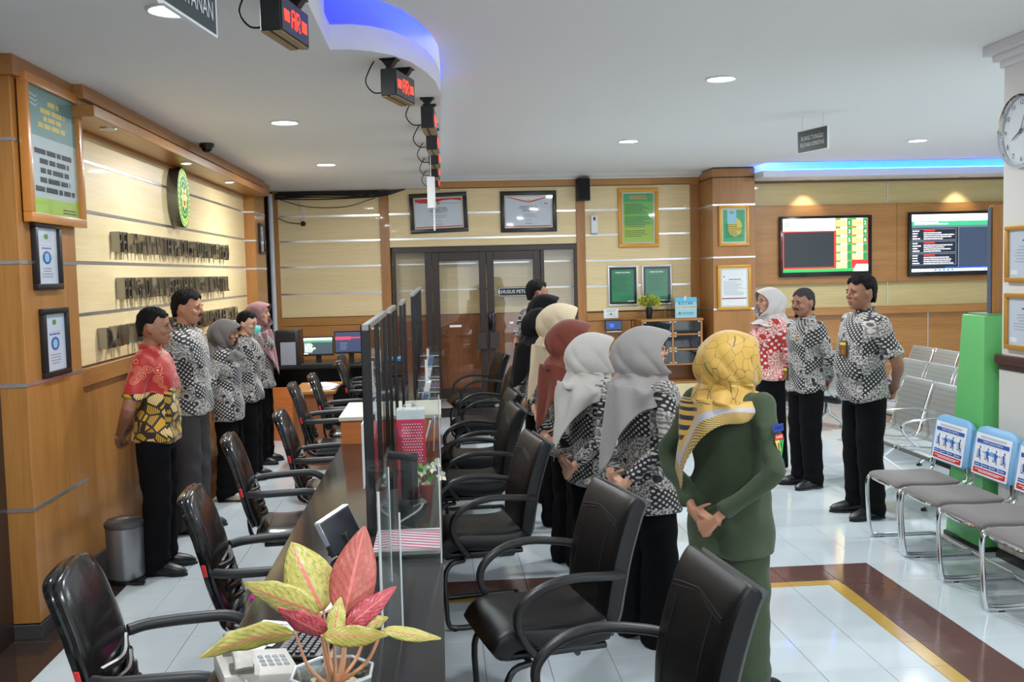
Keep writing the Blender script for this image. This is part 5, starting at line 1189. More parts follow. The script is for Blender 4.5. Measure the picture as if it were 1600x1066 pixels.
# chrome visitor chairs with blue covers
def chrome_chair():
    t=thing('chrome_chair','x','chair',(0,0,0),0,'chrome chairs with blue priority covers')
    GS=mat('seat_fabric',(112,106,104),.9,var=.25,vscale=300,sheen=.3)
    P=bez([(-.20,0,.445),(0,0,.44),(.17,0,.445),(.22,0,.425)],14); n=len(P)
    part('seat',MB().sweep(P,[.012]+[.022]*(n-2)+[.01],[.19]+[.215]*(n-2)+[.195],(0,1,0),3.6,26),GS,t,local=True)
    part('seat_rim',MB().tube([Vector((.005+.225*math.copysign(abs(math.cos(k*2*PI/32))**.5,math.cos(k*2*PI/32)),.222*math.copysign(abs(math.sin(k*2*PI/32))**.5,math.sin(k*2*PI/32)),.425)) for k in range(32)],.011,8,closed=True),CHROME,t,local=True)
    for s in (-1,1):
        part('leg',MB().tube(bez([(.16,s*.222,.42),(.215,s*.228,.40),(.212,s*.23,.20),(.195,s*.23,.05),(.15,s*.23,.013),(-.15,s*.23,.013),(-.24,s*.23,.013)],28),.0125,12),CHROME,t,local=True)
        part('back_tube',MB().tube(bez([(-.17,s*.215,.425),(-.225,s*.215,.46),(-.232,s*.21,.54),(-.262,s*.205,.78)],16),.0115,10),CHROME,t,local=True)
        part('foot_pad',MB().box(.10,s*.23-.012,0,.13,s*.23+.012,.006),BLACK,t,local=True)
    part('rear_bar',MB().tube([(-.24,-.23,.013),(-.24,.23,.013)],.0125,10),CHROME,t,local=True)
    Q=[(-.232,0,.52),(-.236,0,.545),(-.255,0,.67),(-.272,0,.78),(-.277,0,.81),(-.28,0,.825)]
    part('backrest_cover',MB().sweep(Q,[.012,.026,.028,.026,.02,.008],[.212,.232,.238,.225,.195,.14],(0,1,0),5,28),mat('cover_blue',(130,180,222),.45,bump=.3,bscale=30),t,local=True)
    # printed sheet on the front of the cover
    tilt=Vector((-.155,0,1)).normalized(); O=Vector((-.206,-.19,.535))
    sg=part('printed_sheet',MB().add([O,O+Vector((0,.38,0)),O+Vector((0,.38,0))+tilt*.25,O+tilt*.25,O+Vector((-.004,0,0)),O+Vector((-.004,.38,0)),O+Vector((-.004,.38,0))+tilt*.25,O+Vector((-.004,0,0))+tilt*.25],[(0,1,2,3),(7,6,5,4),(0,4,5,1),(1,5,6,2),(2,6,7,3),(3,7,4,0)]),PAPER,t,local=True)
    f=Flat(O+Vector((.0004,0,0)),(0,1,0),tilt); w,h=.38,.25
    f.rect(w*.04,h*.04,w*.96,h*.17,RED,1); f.lines(w*.1,w*.9,h*.14,h*.07,2,.005,PAPER,rnd,2,True)
    f.rect(w*.04,h*.76,w*.96,h*.86,BLUE,1); f.text('TEMPAT DUDUK PRIORITAS',w*.5,h*.81,.018,PAPER,2,.95); f.lines(w*.1,w*.9,h*.95,h*.89,2,.004,INKL,rnd,1,True)
    for k in range(4):
        u=w*(.05+.232*k); f.rect(u,h*.20,u+w*.215,h*.29,BLUE,1); f.lines(u+.006,u+w*.2,h*.27,h*.22,1,.004,PAPER,rnd,2)
        for r in ((u,h*.33,u+w*.215,h*.334),(u,h*.72,u+w*.215,h*.724),(u,h*.33,u+.001,h*.724),(u+w*.215,h*.33,u+w*.217,h*.724)): f.rect(*r,INKL,1)
        cx=u+w*.10
        f.disc(cx+.004,h*.66,.008,BLUE,1,12); f.poly([(cx-.012,h*.62),(cx+.008,h*.62),(cx+.012,h*.48),(cx-.006,h*.46)],BLUE,2)
        f.poly([(cx-.006,h*.50),(cx+.022,h*.47),(cx+.022,h*.44),(cx-.006,h*.44)],BLUE,3); f.poly([(cx+.015,h*.46),(cx+.022,h*.46),(cx+.024,h*.36),(cx+.017,h*.36)],BLUE,4); f.rect(cx-.022,h*.40,cx+.006,h*.425,BLUE,2); f.rect(cx-.022,h*.42,cx-.018,h*.60,BLUE,2)
        if k==1: f.disc(cx+.014,h*.55,.009,BLUE,3,10)
        if k==2: f.disc(cx+.016,h*.57,.006,BLUE,3,10); f.rect(cx+.01,h*.5,cx+.02,h*.56,BLUE,3)
        if k==3: f.rect(cx+.026,h*.36,cx+.028,h*.58,BLUE,3)
    part('print',f.mb,f.mats,sg,smooth=0,local=True,fix=False)
    return t
cc=chrome_chair(); index_kids()
for i,(x,y,l) in enumerate(((3.04,6.22,'farthest, beside the stout man'),(3.04,5.72,'second from the far end'),(3.02,5.22,'third from the far end'),(3.0,4.72,'nearest, cut off by the right edge'))):
    lb='chrome chair with grey seat and blue priority cover, '+l
    if i==0: cc.location=(x,y,0); cc.rotation_euler=(0,0,PI); cc['label']=lb; ROOT[cc]=Matrix.Translation((x,y,0))@Matrix.Rotation(PI,4,'Z')
    else: copy_tree(cc,(x,y,0),PI,lb)
# perforated steel benches
def perf_steel():
    m=mat('perforated_steel',(178,184,184),.35,.55); nt=m.node_tree; b=nt.nodes['Principled BSDF']
    tc=nt.nodes.new('ShaderNodeTexCoord'); v=nt.nodes.new('ShaderNodeTexVoronoi'); v.inputs['Scale'].default_value=75; v.inputs['Randomness'].default_value=0
    nt.links.new(tc.outputs['Object'],v.inputs['Vector']); mr=nt.nodes.new('ShaderNodeMapRange'); mr.inputs[1].default_value=.22; mr.inputs[2].default_value=.30
    nt.links.new(v.outputs['Distance'],mr.inputs[0]); mx=nt.nodes.new('ShaderNodeMix'); mx.data_type='RGBA'; mx.inputs[6].default_value=srgb(120,124,124); mx.inputs[7].default_value=srgb(182,188,188)
    nt.links.new(mr.outputs[0],mx.inputs[0]); nt.links.new(mx.outputs[2],b.inputs['Base Color']); return m
PS=perf_steel()
def bench(nseat,label,loc,rot,grp=None):
    t=thing('waiting_bench',label,'bench',loc,rot); w=.56
    y0=-nseat*w/2
    part('beam',MB().box(-.03,y0-.02,.30,.03,-y0+.02,.36),mat('beam_black',(28,26,26),.4),t,bevel=.004,local=True)
    for k in range(nseat):
        yc=y0+w*(k+.5)
        P=bez([(.25,0,.395),(.23,0,.42),(.10,0,.40),(-.10,0,.385),(-.19,0,.40),(-.225,0,.46),(-.27,0,.62),(-.33,0,.80),(-.35,0,.83),(-.375,0,.825)],28)
        part('seat_shell',MB().sweep([p+Vector((0,yc,0)) for p in P],.006,.245,(0,1,0),8,16),PS,t,local=True)
        for q in (-.248,.248): part('chrome_edge',MB().tube([p+Vector((0,yc+q,0)) for p in P],.009,8),CHROME,t,local=True)
    for k in range(nseat+1):
        yc=y0+w*k
        part('armrest',MB().sweep(bez([(-.27,yc,.60),(-.15,yc,.62),(.10,yc,.61),(.19,yc,.59),(.205,yc,.54),(.15,yc,.46),(.05,yc,.38)],20),.008,.02,(0,1,0),3,10),CHROME,t,local=True)
    for yc in (y0+w*.3,-y0-w*.3):
        part('leg',MB().sweep([(0,yc,.31),(.02,yc,.18),(.22,yc,.03)],[.02,.016,.012],[.025,.022,.018],(0,1,0),3,10).sweep([(0,yc,.31),(-.03,yc,.18),(-.24,yc,.03)],[.02,.016,.012],[.025,.022,.018],(0,1,0),3,10),CHROME,t,local=True)
        part('foot_pad',MB().lathe([(.025,0),(.02,.02)],(.22,yc,0),12).lathe([(.025,0),(.02,.02)],(-.24,yc,0),12),BLACK,t,local=True)
    return t
bench(3,'perforated steel waiting bench right behind the stout man',(3.75,7.75,0),PI)
bench(3,'perforated steel waiting bench in the middle, seen beyond the stout man arm',(4.5,9.35,0),PI)
bench(4,'perforated steel waiting bench farthest back, next to the green kiosk top',(5.35,10.6,0),PI)
bench(2,'perforated steel waiting bench between the two men, against the TV wall',(4.15,11.2,0),R(200))
# ------------------------------------------------------------ people
SCR=bpy.data.scenes.new('scratch'); VL=SCR.view_layers[0]
def fuse(mb,voxel,sm=4,fac=.5):
    """closed shapes in one mesh builder become one continuous surface"""
    me=bpy.data.meshes.new('f'); me.from_pydata([tuple(v) for v in mb.v],[],mb.f)
    bm=bmesh.new(); bm.from_mesh(me); bmesh.ops.recalc_face_normals(bm,faces=bm.faces); bm.to_mesh(me); bm.free()
    o=bpy.data.objects.new('f',me); SCR.collection.objects.link(o)
    r=o.modifiers.new('r','REMESH'); r.mode='VOXEL'; r.voxel_size=voxel; r.use_smooth_shade=True
    if sm: s=o.modifiers.new('s','SMOOTH'); s.iterations=sm; s.factor=fac
    VL.update(); dg=VL.depsgraph; out=bpy.data.meshes.new_from_object(o.evaluated_get(dg))
    bpy.data.objects.remove(o); bpy.data.meshes.remove(me); return out
def displace(me,fn):
    co=[v.co.copy() for v in me.vertices]; nr=[v.normal.copy() for v in me.vertices]; out=[]
    for c,n in zip(co,nr): out.extend(c+n*fn(c))
    me.vertices.foreach_set('co',out); me.update()
def link(name,me,m,parent):
    me.name=name; me.materials.clear()
    for x in (m if isinstance(m,(list,tuple)) else [m]): me.materials.append(x)
    me.polygons.foreach_set('use_smooth',[True]*len(me.polygons))
    o=bpy.data.objects.new(name,me); COL.objects.link(o); o.parent=parent; return o
def nodes(m): 
    nt=m.node_tree; return nt,nt.nodes['Principled BSDF'],nt.nodes.new,nt.links.new
def math_(nt,op,a,b=None,c=None):
    n=nt.nodes.new('ShaderNodeMath'); n.operation=op
    for i,x in enumerate((a,b,c)):
        if x is None: continue
        if isinstance(x,(int,float)): n.inputs[i].default_value=x
        else: nt.links.new(x,n.inputs[i])
    return n.outputs[0]
def mixc(nt,f,a,b):
    n=nt.nodes.new('ShaderNodeMix'); n.data_type='RGBA'
    for i,x in ((0,f),(6,a),(7,b)):
        if isinstance(x,tuple): n.inputs[i].default_value=x
        elif isinstance(x,(int,float)): n.inputs[i].default_value=x
        else: nt.links.new(x,n.inputs[i])
    return n.outputs[2]
def batik(name,dark,light,grey,accent,seed=0,dots=43,band=4.0):
    m=mat(name,(100,100,100),.7,sheen=.2); nt,b,N,L=nodes(m)
    uv=N('ShaderNodeUVMap').outputs[0]; mp=N('ShaderNodeMapping'); mp.inputs['Location'].default_value=(seed*.37,seed*.73,0); L(uv,mp.inputs[0]); P=mp.outputs[0]
    sx=N('ShaderNodeSeparateXYZ'); L(P,sx.inputs[0]); U,V=sx.outputs[0],sx.outputs[1]
    # diagonal lattice of white dots on black
    mr=N('ShaderNodeMapping'); mr.inputs['Rotation'].default_value=(0,0,R(38)); mr.inputs['Scale'].default_value=(dots,dots,1); L(P,mr.inputs[0])
    s2=N('ShaderNodeSeparateXYZ'); L(mr.outputs[0],s2.inputs[0])
    fu=math_(nt,'SUBTRACT',math_(nt,'FRACT',s2.outputs[0]),.5); fv=math_(nt,'SUBTRACT',math_(nt,'FRACT',s2.outputs[1]),.5)
    d=math_(nt,'ADD',math_(nt,'MULTIPLY',fu,fu),math_(nt,'MULTIPLY',fv,fv)); dot=math_(nt,'LESS_THAN',d,.088)
    lattice=mixc(nt,dot,dark,light)
    # floral field: fine speckle, flowers with dark centres
    sp=N('ShaderNodeTexNoise'); sp.inputs['Scale'].default_value=85; sp.inputs['Detail'].default_value=2; L(P,sp.inputs['Vector'])
    field=mixc(nt,math_(nt,'GREATER_THAN',sp.outputs[0],.53),mixc(nt,.15,grey,light),light); field=mixc(nt,math_(nt,'LESS_THAN',sp.outputs[0],.44),field,mixc(nt,.35,dark,grey))
    v1=N('ShaderNodeTexVoronoi'); v1.inputs['Scale'].default_value=9.5; v1.inputs['Randomness'].default_value=.8; L(P,v1.inputs['Vector'])
    nz=N('ShaderNodeTexNoise'); nz.inputs['Scale'].default_value=30; L(P,nz.inputs['Vector'])
    dd=math_(nt,'MULTIPLY_ADD',nz.outputs[0],.30,math_(nt,'SUBTRACT',v1.outputs['Distance'],.15))
    ring=math_(nt,'SINE',math_(nt,'MULTIPLY',dd,34)); petal=math_(nt,'GREATER_THAN',ring,.1); fl=mixc(nt,petal,grey,light)
    inf=math_(nt,'LESS_THAN',dd,.34); field=mixc(nt,inf,field,fl)
    core=math_(nt,'LESS_THAN',dd,.15); sc=N('ShaderNodeSeparateColor'); L(v1.outputs['Color'],sc.inputs[0]); pick=math_(nt,'GREATER_THAN',sc.outputs[0],.4)
    corec=mixc(nt,pick,accent,dark); field=mixc(nt,core,field,corec)
    v2=N('ShaderNodeTexVoronoi'); v2.inputs['Scale'].default_value=12; v2.inputs['Randomness'].default_value=1; L(P,v2.inputs['Vector'])
    leafm=math_(nt,'LESS_THAN',math_(nt,'MULTIPLY_ADD',nz.outputs[0],.25,v2.outputs['Distance']),.36); field=mixc(nt,leafm,field,dark)
    # bands
    wn=N('ShaderNodeTexNoise'); wn.inputs['Scale'].default_value=5; L(P,wn.inputs['Vector'])
    bd=math_(nt,'SINE',math_(nt,'ADD',math_(nt,'MULTIPLY',math_(nt,'ADD',math_(nt,'MULTIPLY',U,.55),V),band*2*PI),math_(nt,'MULTIPLY',wn.outputs[0],5)))
    isb=math_(nt,'GREATER_THAN',bd,.05); out=mixc(nt,isb,field,lattice); L(out,b.inputs['Base Color']); return m
BD,BL,BG,BA=srgb(20,20,27),srgb(190,187,182),srgb(118,113,110),srgb(96,68,66)
BM=srgb(150,146,140)
BAT=[batik('batik_shirt_%s'%n,BD,BL,BG,BA,s) for s,n in enumerate(('first','second','third','fourth'))]
BATR=batik('batik_red_white',srgb(186,36,40),srgb(232,220,214),srgb(206,120,110),srgb(150,30,34),6,22,2.2)
def batik_redyellow():
    m=mat('batik_red_yellow',(190,40,30),.55,sheen=.2); nt,b,N,L=nodes(m)
    uv=N('ShaderNodeUVMap').outputs[0]; sx=N('ShaderNodeSeparateXYZ'); L(uv,sx.inputs[0]); U,V=sx.outputs[0],sx.outputs[1]
    v=N('ShaderNodeTexVoronoi'); v.feature='DISTANCE_TO_EDGE'; v.inputs['Scale'].default_value=16; L(uv,v.inputs['Vector'])
    c=N('ShaderNodeTexVoronoi'); c.inputs['Scale'].default_value=16; L(uv,c.inputs['Vector']); sc=N('ShaderNodeSeparateColor'); L(c.outputs['Color'],sc.inputs[0])
    st=math_(nt,'GREATER_THAN',math_(nt,'SINE',math_(nt,'MULTIPLY',math_(nt,'ADD',U,math_(nt,'MULTIPLY',V,math_(nt,'SUBTRACT',sc.outputs[1],.5))),520)),.35)
    fill=mixc(nt,math_(nt,'MULTIPLY',st,math_(nt,'GREATER_THAN',sc.outputs[0],.45)),srgb(206,158,30),srgb(70,56,24))
    fill=mixc(nt,math_(nt,'MULTIPLY',st,math_(nt,'GREATER_THAN',sc.outputs[2],.75)),fill,srgb(225,215,190))
    yel=mixc(nt,math_(nt,'LESS_THAN',v.outputs['Distance'],.09),fill,srgb(40,30,20))
    w=N('ShaderNodeTexVoronoi'); w.inputs['Scale'].default_value=17; L(uv,w.inputs['Vector'])
    rg=math_(nt,'MULTIPLY',math_(nt,'GREATER_THAN',math_(nt,'SINE',math_(nt,'MULTIPLY',w.outputs['Distance'],48)),.75),math_(nt,'LESS_THAN',w.outputs['Distance'],.5))
    red=mixc(nt,rg,srgb(172,30,26),srgb(232,170,130))
    ns=N('ShaderNodeTexNoise'); ns.inputs['Scale'].default_value=5; L(uv,ns.inputs['Vector'])
    zz=math_(nt,'MULTIPLY_ADD',ns.outputs[0],.35,V); k=math_(nt,'GREATER_THAN',zz,1.345)
    L(mixc(nt,k,yel,red),b.inputs['Base Color']); return m
BRY=batik_redyellow()
def yellow_scarf():
    m=mat('scarf_yellow',(226,184,76),.6,sheen=.3); nt,b,N,L=nodes(m)
    uv=N('ShaderNodeUVMap').outputs[0]; sx=N('ShaderNodeSeparateXYZ'); L(uv,sx.inputs[0]); U,V=sx.outputs[0],sx.outputs[1]
    v=N('ShaderNodeTexVoronoi'); v.feature='DISTANCE_TO_EDGE'; v.inputs['Scale'].default_value=22; L(uv,v.inputs['Vector'])
    base=mixc(nt,math_(nt,'LESS_THAN',v.outputs['Distance'],.016),srgb(192,152,62),srgb(104,86,38))
    sw=math_(nt,'GREATER_THAN',math_(nt,'SINE',math_(nt,'ADD',math_(nt,'MULTIPLY',U,90),math_(nt,'MULTIPLY',V,190))),.05)
    z=math_(nt,'MULTIPLY',math_(nt,'LESS_THAN',math_(nt,'ABSOLUTE',math_(nt,'SUBTRACT',V,.35)),.0),1) 
    # V carries distance from the crown (m), attribute Z distance from the hem
    at=N('ShaderNodeAttribute'); at.attribute_name='hem'; H=at.outputs['Fac']
    at2=N('ShaderNodeAttribute'); at2.attribute_name='flap'; F=at2.outputs['Fac']
    stripes=mixc(nt,sw,srgb(200,160,74),srgb(28,32,44))
    base=mixc(nt,math_(nt,'MULTIPLY',math_(nt,'GREATER_THAN',F,.5),math_(nt,'LESS_THAN',H,.30)),base,stripes)
    base=mixc(nt,math_(nt,'LESS_THAN',H,.085),base,srgb(200,160,80)); base=mixc(nt,math_(nt,'LESS_THAN',H,.068),base,srgb(170,168,176))
    hb=math_(nt,'GREATER_THAN',math_(nt,'SINE',math_(nt,'MULTIPLY',math_(nt,'ADD',U,H),900)),0); bord=mixc(nt,hb,srgb(198,160,70),srgb(110,98,60))
    base=mixc(nt,math_(nt,'LESS_THAN',H,.048),base,bord); L(base,b.inputs['Base Color']); return m
def cloth(name,col,rough=.85): return mat(name,col,rough,sheen=.12,bump=.15,bscale=500)
SKIN=[mat('skin_tan',(176,126,98),.5,bump=.05,bscale=300),mat('skin_brown',(150,104,80),.5,bump=.05,bscale=300),mat('skin_light',(206,158,132),.5,bump=.05,bscale=300)]
HAIR=mat('hair_black',(14,13,14),.75,bump=1,bscale=180,spec=.2); HAIRG=mat('hair_greying',(58,56,57),.8,bump=1,bscale=180,var=.5,vscale=150,spec=.2)
TROU=mat('trouser_black',(13,13,16),.95,spec=.15); TROUG=mat('trouser_grey',(66,65,66),.95,spec=.2); SKIRT=mat('skirt_black',(11,11,14),.95,spec=.15)
SHOE=mat('shoe_black',(20,20,22),.35); EYEW=mat('eye_white',(176,166,160),.35); EYED=mat('eye_dark',(30,20,16),.25); LIP=mat('lips',(160,90,84),.5)
def finger(mb,p,d,nrm,L,r,bend):
    pts=[p.copy()]; q=p.copy(); dd=d.copy(); s=d.cross(nrm).normalized()
    for f,bb in zip((.42,.32,.26),bend):
        dd=(Matrix.Rotation(bb,3,s)@dd).normalized(); q=q+dd*L*f; pts.append(q.copy())
    pts=bez(pts,9); mb.tube(pts,[r*(1-.28*i/(len(pts)-1)) for i in range(len(pts))],8); mb.ball(pts[-1],r*.74,seg=8,rings=6)
def hand(mb,w,d,n,side,curl=.5,sc=1.0):
    """w wrist, d towards fingers, n = palm normal (palm faces n); side=+1 thumb on d x n side"""
    w,d,n=Vector(w),Vector(d).normalized(),Vector(n); n=(n-d*n.dot(d)).normalized(); t=d.cross(n)*side
    P=[w-d*.03*sc,w,w+d*.03*sc,w+d*.06*sc,w+d*.09*sc]
    mb.sweep(P,[.019*sc,.0185*sc,.0175*sc,.0155*sc,.012*sc],[.024*sc,.027*sc,.036*sc,.040*sc,.038*sc],t,2.6,14)
    for k,(o,L,r) in enumerate(((.030,.070,.0088),(.010,.078,.0092),(-.011,.072,.0088),(-.030,.057,.0078))):
        b=w+d*(.078-.006*abs(k-1))*sc+t*o*sc; dd=(d+t*o*1.6).normalized()
        c=curl*(1+.12*k); finger(mb,b,dd,n,L*sc,r*sc,(-c*.55,-c*1.0,-c*.7))
    b=w+d*.022*sc+t*.026*sc+n*.004; finger(mb,b,(d*.62+t*.75+n*.25).normalized(),n,.066*sc,.0105*sc,(-.15,-.3,-.3))
def head(mb,M,fem=False):
    """skull, face, ears, nose in head space (face towards +x), transformed by M"""
    k0=len(mb.v); jw=.92 if fem else 1.0
    ring=[(.106,.02,-.03,.022),(.100,.045,-.06,.042),(.086,.066,-.082,.058),(.062,.084,-.096,.069),(.03,.093,-.102,.0755),(.0,.090,-.100,.076),(-.03,.089,-.088,.0725),(-.055,.090,-.07,.066*jw),(-.078,.089,-.045,.056*jw),(-.098,.084,-.015,.042*jw),(-.113,.074,.012,.028),(-.119,.060,.030,.014)]
    vs=[];fs=[];n=24
    for z,f,b,w in ring:
        cx=(f+b)/2; rx=(f-b)/2
        for k in range(n):
            th=2*PI*k/n; c,s=math.cos(th),math.sin(th); e=2/2.25
            vs.append(Vector((cx+rx*math.copysign(abs(c)**e,c),w*math.copysign(abs(s)**e,s),z)))
    for i in range(len(ring)-1):
        for k in range(n): fs.append((i*n+k,i*n+(k+1)%n,(i+1)*n+(k+1)%n,(i+1)*n+k))
    fs+=[tuple(range(n)),tuple((len(ring)-1)*n+k for k in range(n))[::-1]]; mb.add(vs,fs)
    mb.tube([(.086,0,.016),(.097,0,-.004),(.108,0,-.026),(.100,0,-.036)],[.008,.0095,.0125,.009],10)
    for s in (-1,1):
        mb.ball((.098,s*.010,-.031),.009,.008,.007,8,6)
        mb.ball((.083,s*.030,.014),.012,.024,.006,10,6)   # brow
        mb.ball((.066,s*.044,-.030),.024,.022,.022,10,6)  # cheek
        mb.ball((-.012,s*.083,-.006),.021,.009,.034,10,8,M=Matrix.Rotation(R(-12),3,'Y')); mb.ball((-.004,s*.077,-.032),.010,.006,.012,8,6)
    mb.ball((.088,0,-.062),.012,.023,.010,10,6); mb.ball((.078,0,-.104),.013,.018,.012,10,6)
    for i in range(k0,len(mb.v)): mb.v[i]=M@mb.v[i]
def polar_shell(M,fn,nt_,nv,thick,uvf=None):
    pass
def hijab(root,M,sc,col,hd,back=.30,front=.16,side=.05,seed=0,flaps=(),name='headscarf',cap=None,pf=1.1,wide=1.0,tie=False,hm=None):
    """scarf: a sheet in polar form round the head, gathered at the throat and draped over the shoulders.
    M head matrix, hd body heading 0 in body space; hem lengths below the shoulder line"""
    q=random.Random(seed); n=72; rows=44; Z0=M.translation.z; C=M.translation
    yaw=math.atan2(M[1][0],M[0][0]); vs=[];uv=[];hem=[];flp=[]
    ph=[q.uniform(0,6.28) for _ in range(8)]
    zsh=1.375*sc
    for j in range(n+1):
        t=j/n; th0=-PI+2*PI*t
        for i in range(rows+1):
            v=i/rows
            if v<.5:      # head part: crown to chin
                u=v/.5; op=0.0
                if u>.30: op=R(60)*math.sin(PI*min(1,(u-.30)/.70))**.55 if u<1 else 0
                # head axis polar: angle from the opening's edge
                th=(op+(2*PI-2*op)*t) ; a=th
                phi=u*PI*.80; z=.125*math.cos(phi)-.012; rr=math.sin(phi)
                if u>.62: rr=rr*1.0+(u-.62)*.80
                x=rr*.122*pf*math.cos(a); y=rr*.108*pf*math.sin(a); z*=1.05+.3*(pf-1)
                if math.cos(a)>0: x+=.014*math.cos(a)*rr*(1+1.2*math.sin(PI*min(1,u*1.6))*(1 if u<.6 else 0))
                else: x*=1.10+.12*math.exp(-((u-.62)/.22)**2)
                x+=.030*math.exp(-((u-.31)/.10)**2)*max(0,math.cos(a))**3
                x-=.012; y*=1.04
                z-=.035*max(0,(u-.6))
                f=.0035*math.sin(9*a+ph[0]+4*u)*max(0,u-.3)+.003*math.sin(5*a-7*u+ph[1])*max(0,u-.2)+.0085*(abs(math.sin(3.5*a+6.5*u*(1 if a<PI else -1)+ph[6]))**.6-.6)*max(0,min(1,(u-.3)*3))
                p=M@Vector((x*(1+f*11),y*(1+f*11),z)); last=p
                hv=1.0; L=.26*u
            else:         # neck to hem in body space
                u=(v-.5)/.5; a=2*PI*t
                ab=a+yaw; c,s=math.cos(ab),math.sin(ab); ca=math.cos(a)
                hl=front*max(0,c)**1.5+back*max(0,-c)**2.2+side*abs(s)**2
                for (fa,fl,fw) in flaps: 
                    da=(ab-fa+PI)%(2*PI)-PI; hl+=fl*math.exp(-(da/fw)**2)
                p0=Vector((last.x,last.y,last.z))
                pc=M@Vector((ca*(.100 if ca>0 else .148)*pf-.014,math.sin(a)*.108*pf,-.152-.015*max(0,-ca)))
                neck=Vector((C.x*.55-.02+(.098 if c>0 else .172)*c,.130*s,C.z-.192*sc-.015*max(0,-c)))
                r1x,r1y=.122*wide,.165*wide
                sh=Vector((-.012+(r1x if c>0 else .158)*c*1.15,r1y*s,zsh+.050-.060*abs(s)**2-.03*abs(c)))
                hemp=Vector((sh.x*(1+.10*abs(c))+(-.012-.05*min(1,hl) if c<0 else .035)*abs(c),sh.y*(1+.24*min(1,hl*3))*(1-.35*min(1,hl*1.5)*abs(c)),sh.z-hl))
                CP=[p0+(p0-pc)*.3,p0,pc,neck,neck.lerp(sh,.5)+Vector((0,0,.016)),sh,sh.lerp(hemp,.5),hemp,hemp*2-sh]
                tt=u*6; kk=min(5,int(tt)); w=tt-kk; A_,B_,C_,D_=CP[kk:kk+4]
                p=.5*((2*B_)+(C_-A_)*w+(2*A_-5*B_+4*C_-D_)*w*w+(3*B_-A_-3*C_+D_)*w**3)
                amp=.012*min(1,u*2.2+.35); f=amp*(1.3*abs(math.sin(3.5*ab+ph[2]+3.5*u))-.6+.7*math.sin(9*ab+ph[3]-6*u)+.5*math.sin(3*ab+ph[4]+9*u))
                rad=Vector((p.x-(-.02),p.y,0)); 
                if rad.length>1e-4: p+=rad.normalized()*f
                p.z+=.006*math.sin(7*ab+u*9+ph[5])*min(1,u*3); L=.26+.10*u+hl*max(0,(u-.55)/.45); hv=(1-u)*(hl+.15) if u>.4 else 1.0
            vs.append(p); uv.append((t*.62,L)); hem.append(hv); flp.append(0)
    mb=MB(); W=rows+1; fs=[(j*W+i,(j+1)*W+i,(j+1)*W+i+1,j*W+i+1) for j in range(n) for i in range(rows)]
    mb.add(vs,fs); me=mesh_of(name,mb,col,smooth=180,fix=False)
    ul=me.uv_layers.new(name='UVMap'); at=me.attributes.new('hem','FLOAT','POINT'); at.data.foreach_set('value',hem)
    fa=me.attributes.new('flap','FLOAT','POINT'); 
    fl=[0.0]*len(vs)
    for j in range(n+1):
        ab=2*PI*j/n+yaw
        for (a0,_,fw) in flaps:
            da=(ab-a0+PI)%(2*PI)-PI
            if abs(da)<fw*1.1:
                for i in range(rows+1): fl[j*W+i]=1.0
    fa.data.foreach_set('value',fl)
    for lp in me.loops: ul.data[lp.index].uv=uv[lp.vertex_index]
    o=bpy.data.objects.new(name,me); COL.objects.link(o); o.parent=root
    s=o.modifiers.new('thickness','SOLIDIFY'); s.thickness=.004; s.offset=1
    su=o.modifiers.new('soft','SUBSURF'); su.levels=1; su.render_levels=1
    return o
def hair_cap(root,M,m,lift=.012,fore=.066,side=-.018,nape=-.075,top=.014,seed=0):
    q=random.Random(seed); n=64; rows=18; vs=[]
    for j in range(n):
        a=2*PI*j/n; c=math.cos(a)
        # hairline height by direction
        if c>.55: zl=fore+.012*math.cos(a*5)
        elif c>.05: w_=(c-.05)/.5; zl=side+(fore+.006-side)*(w_**.6)
        elif c>-.12: zl=side
        elif c>-.30: zl=side+.032          # clear of the ear
        else: zl=nape+(side+.02-nape)*max(0,(c+.85)/.55)**1.5
        zl=max(zl,nape)
        for i in range(rows+1):
            u=i/rows; z=.118+top*.6+(zl-.118-top*.6)*(u**1.35)
            # skull radius at z
            zz=max(-.08,z)
            if zz>.03: k=math.sqrt(max(0.0,1-((zz-.03)/(.0881+top*.6))**2)); rx,ry,cx=.099*k,.0765*k,-.005-.012*(1-k)
            else: rx,ry,cx=.099-.16*(.03-zz)*.5,.0765-.06*(.03-zz),-.008
            lf=lift*(1-.75*(u**6))
            lf*=min(1,u*4); e=(rx+lf,ry+lf); p=Vector((cx+e[0]*c,e[1]*math.sin(a),z))
            p+=Vector((c,math.sin(a),.8))*(q.uniform(-.002,.0035)+.003*math.sin(a*13+i)); vs.append(M@p)
    W=rows+1; mb=MB(); mb.add(vs,[(j*W+i,((j+1)%n)*W+i,((j+1)%n)*W+i+1,j*W+i+1) for j in range(n) for i in range(rows)]+[tuple(j*W for j in range(n))])
    me=mesh_of('hair',mb,m,smooth=180); o=bpy.data.objects.new('hair',me); COL.objects.link(o); o.parent=root
    s=o.modifiers.new('thickness','SOLIDIFY'); s.thickness=.008; s.offset=-1; return o
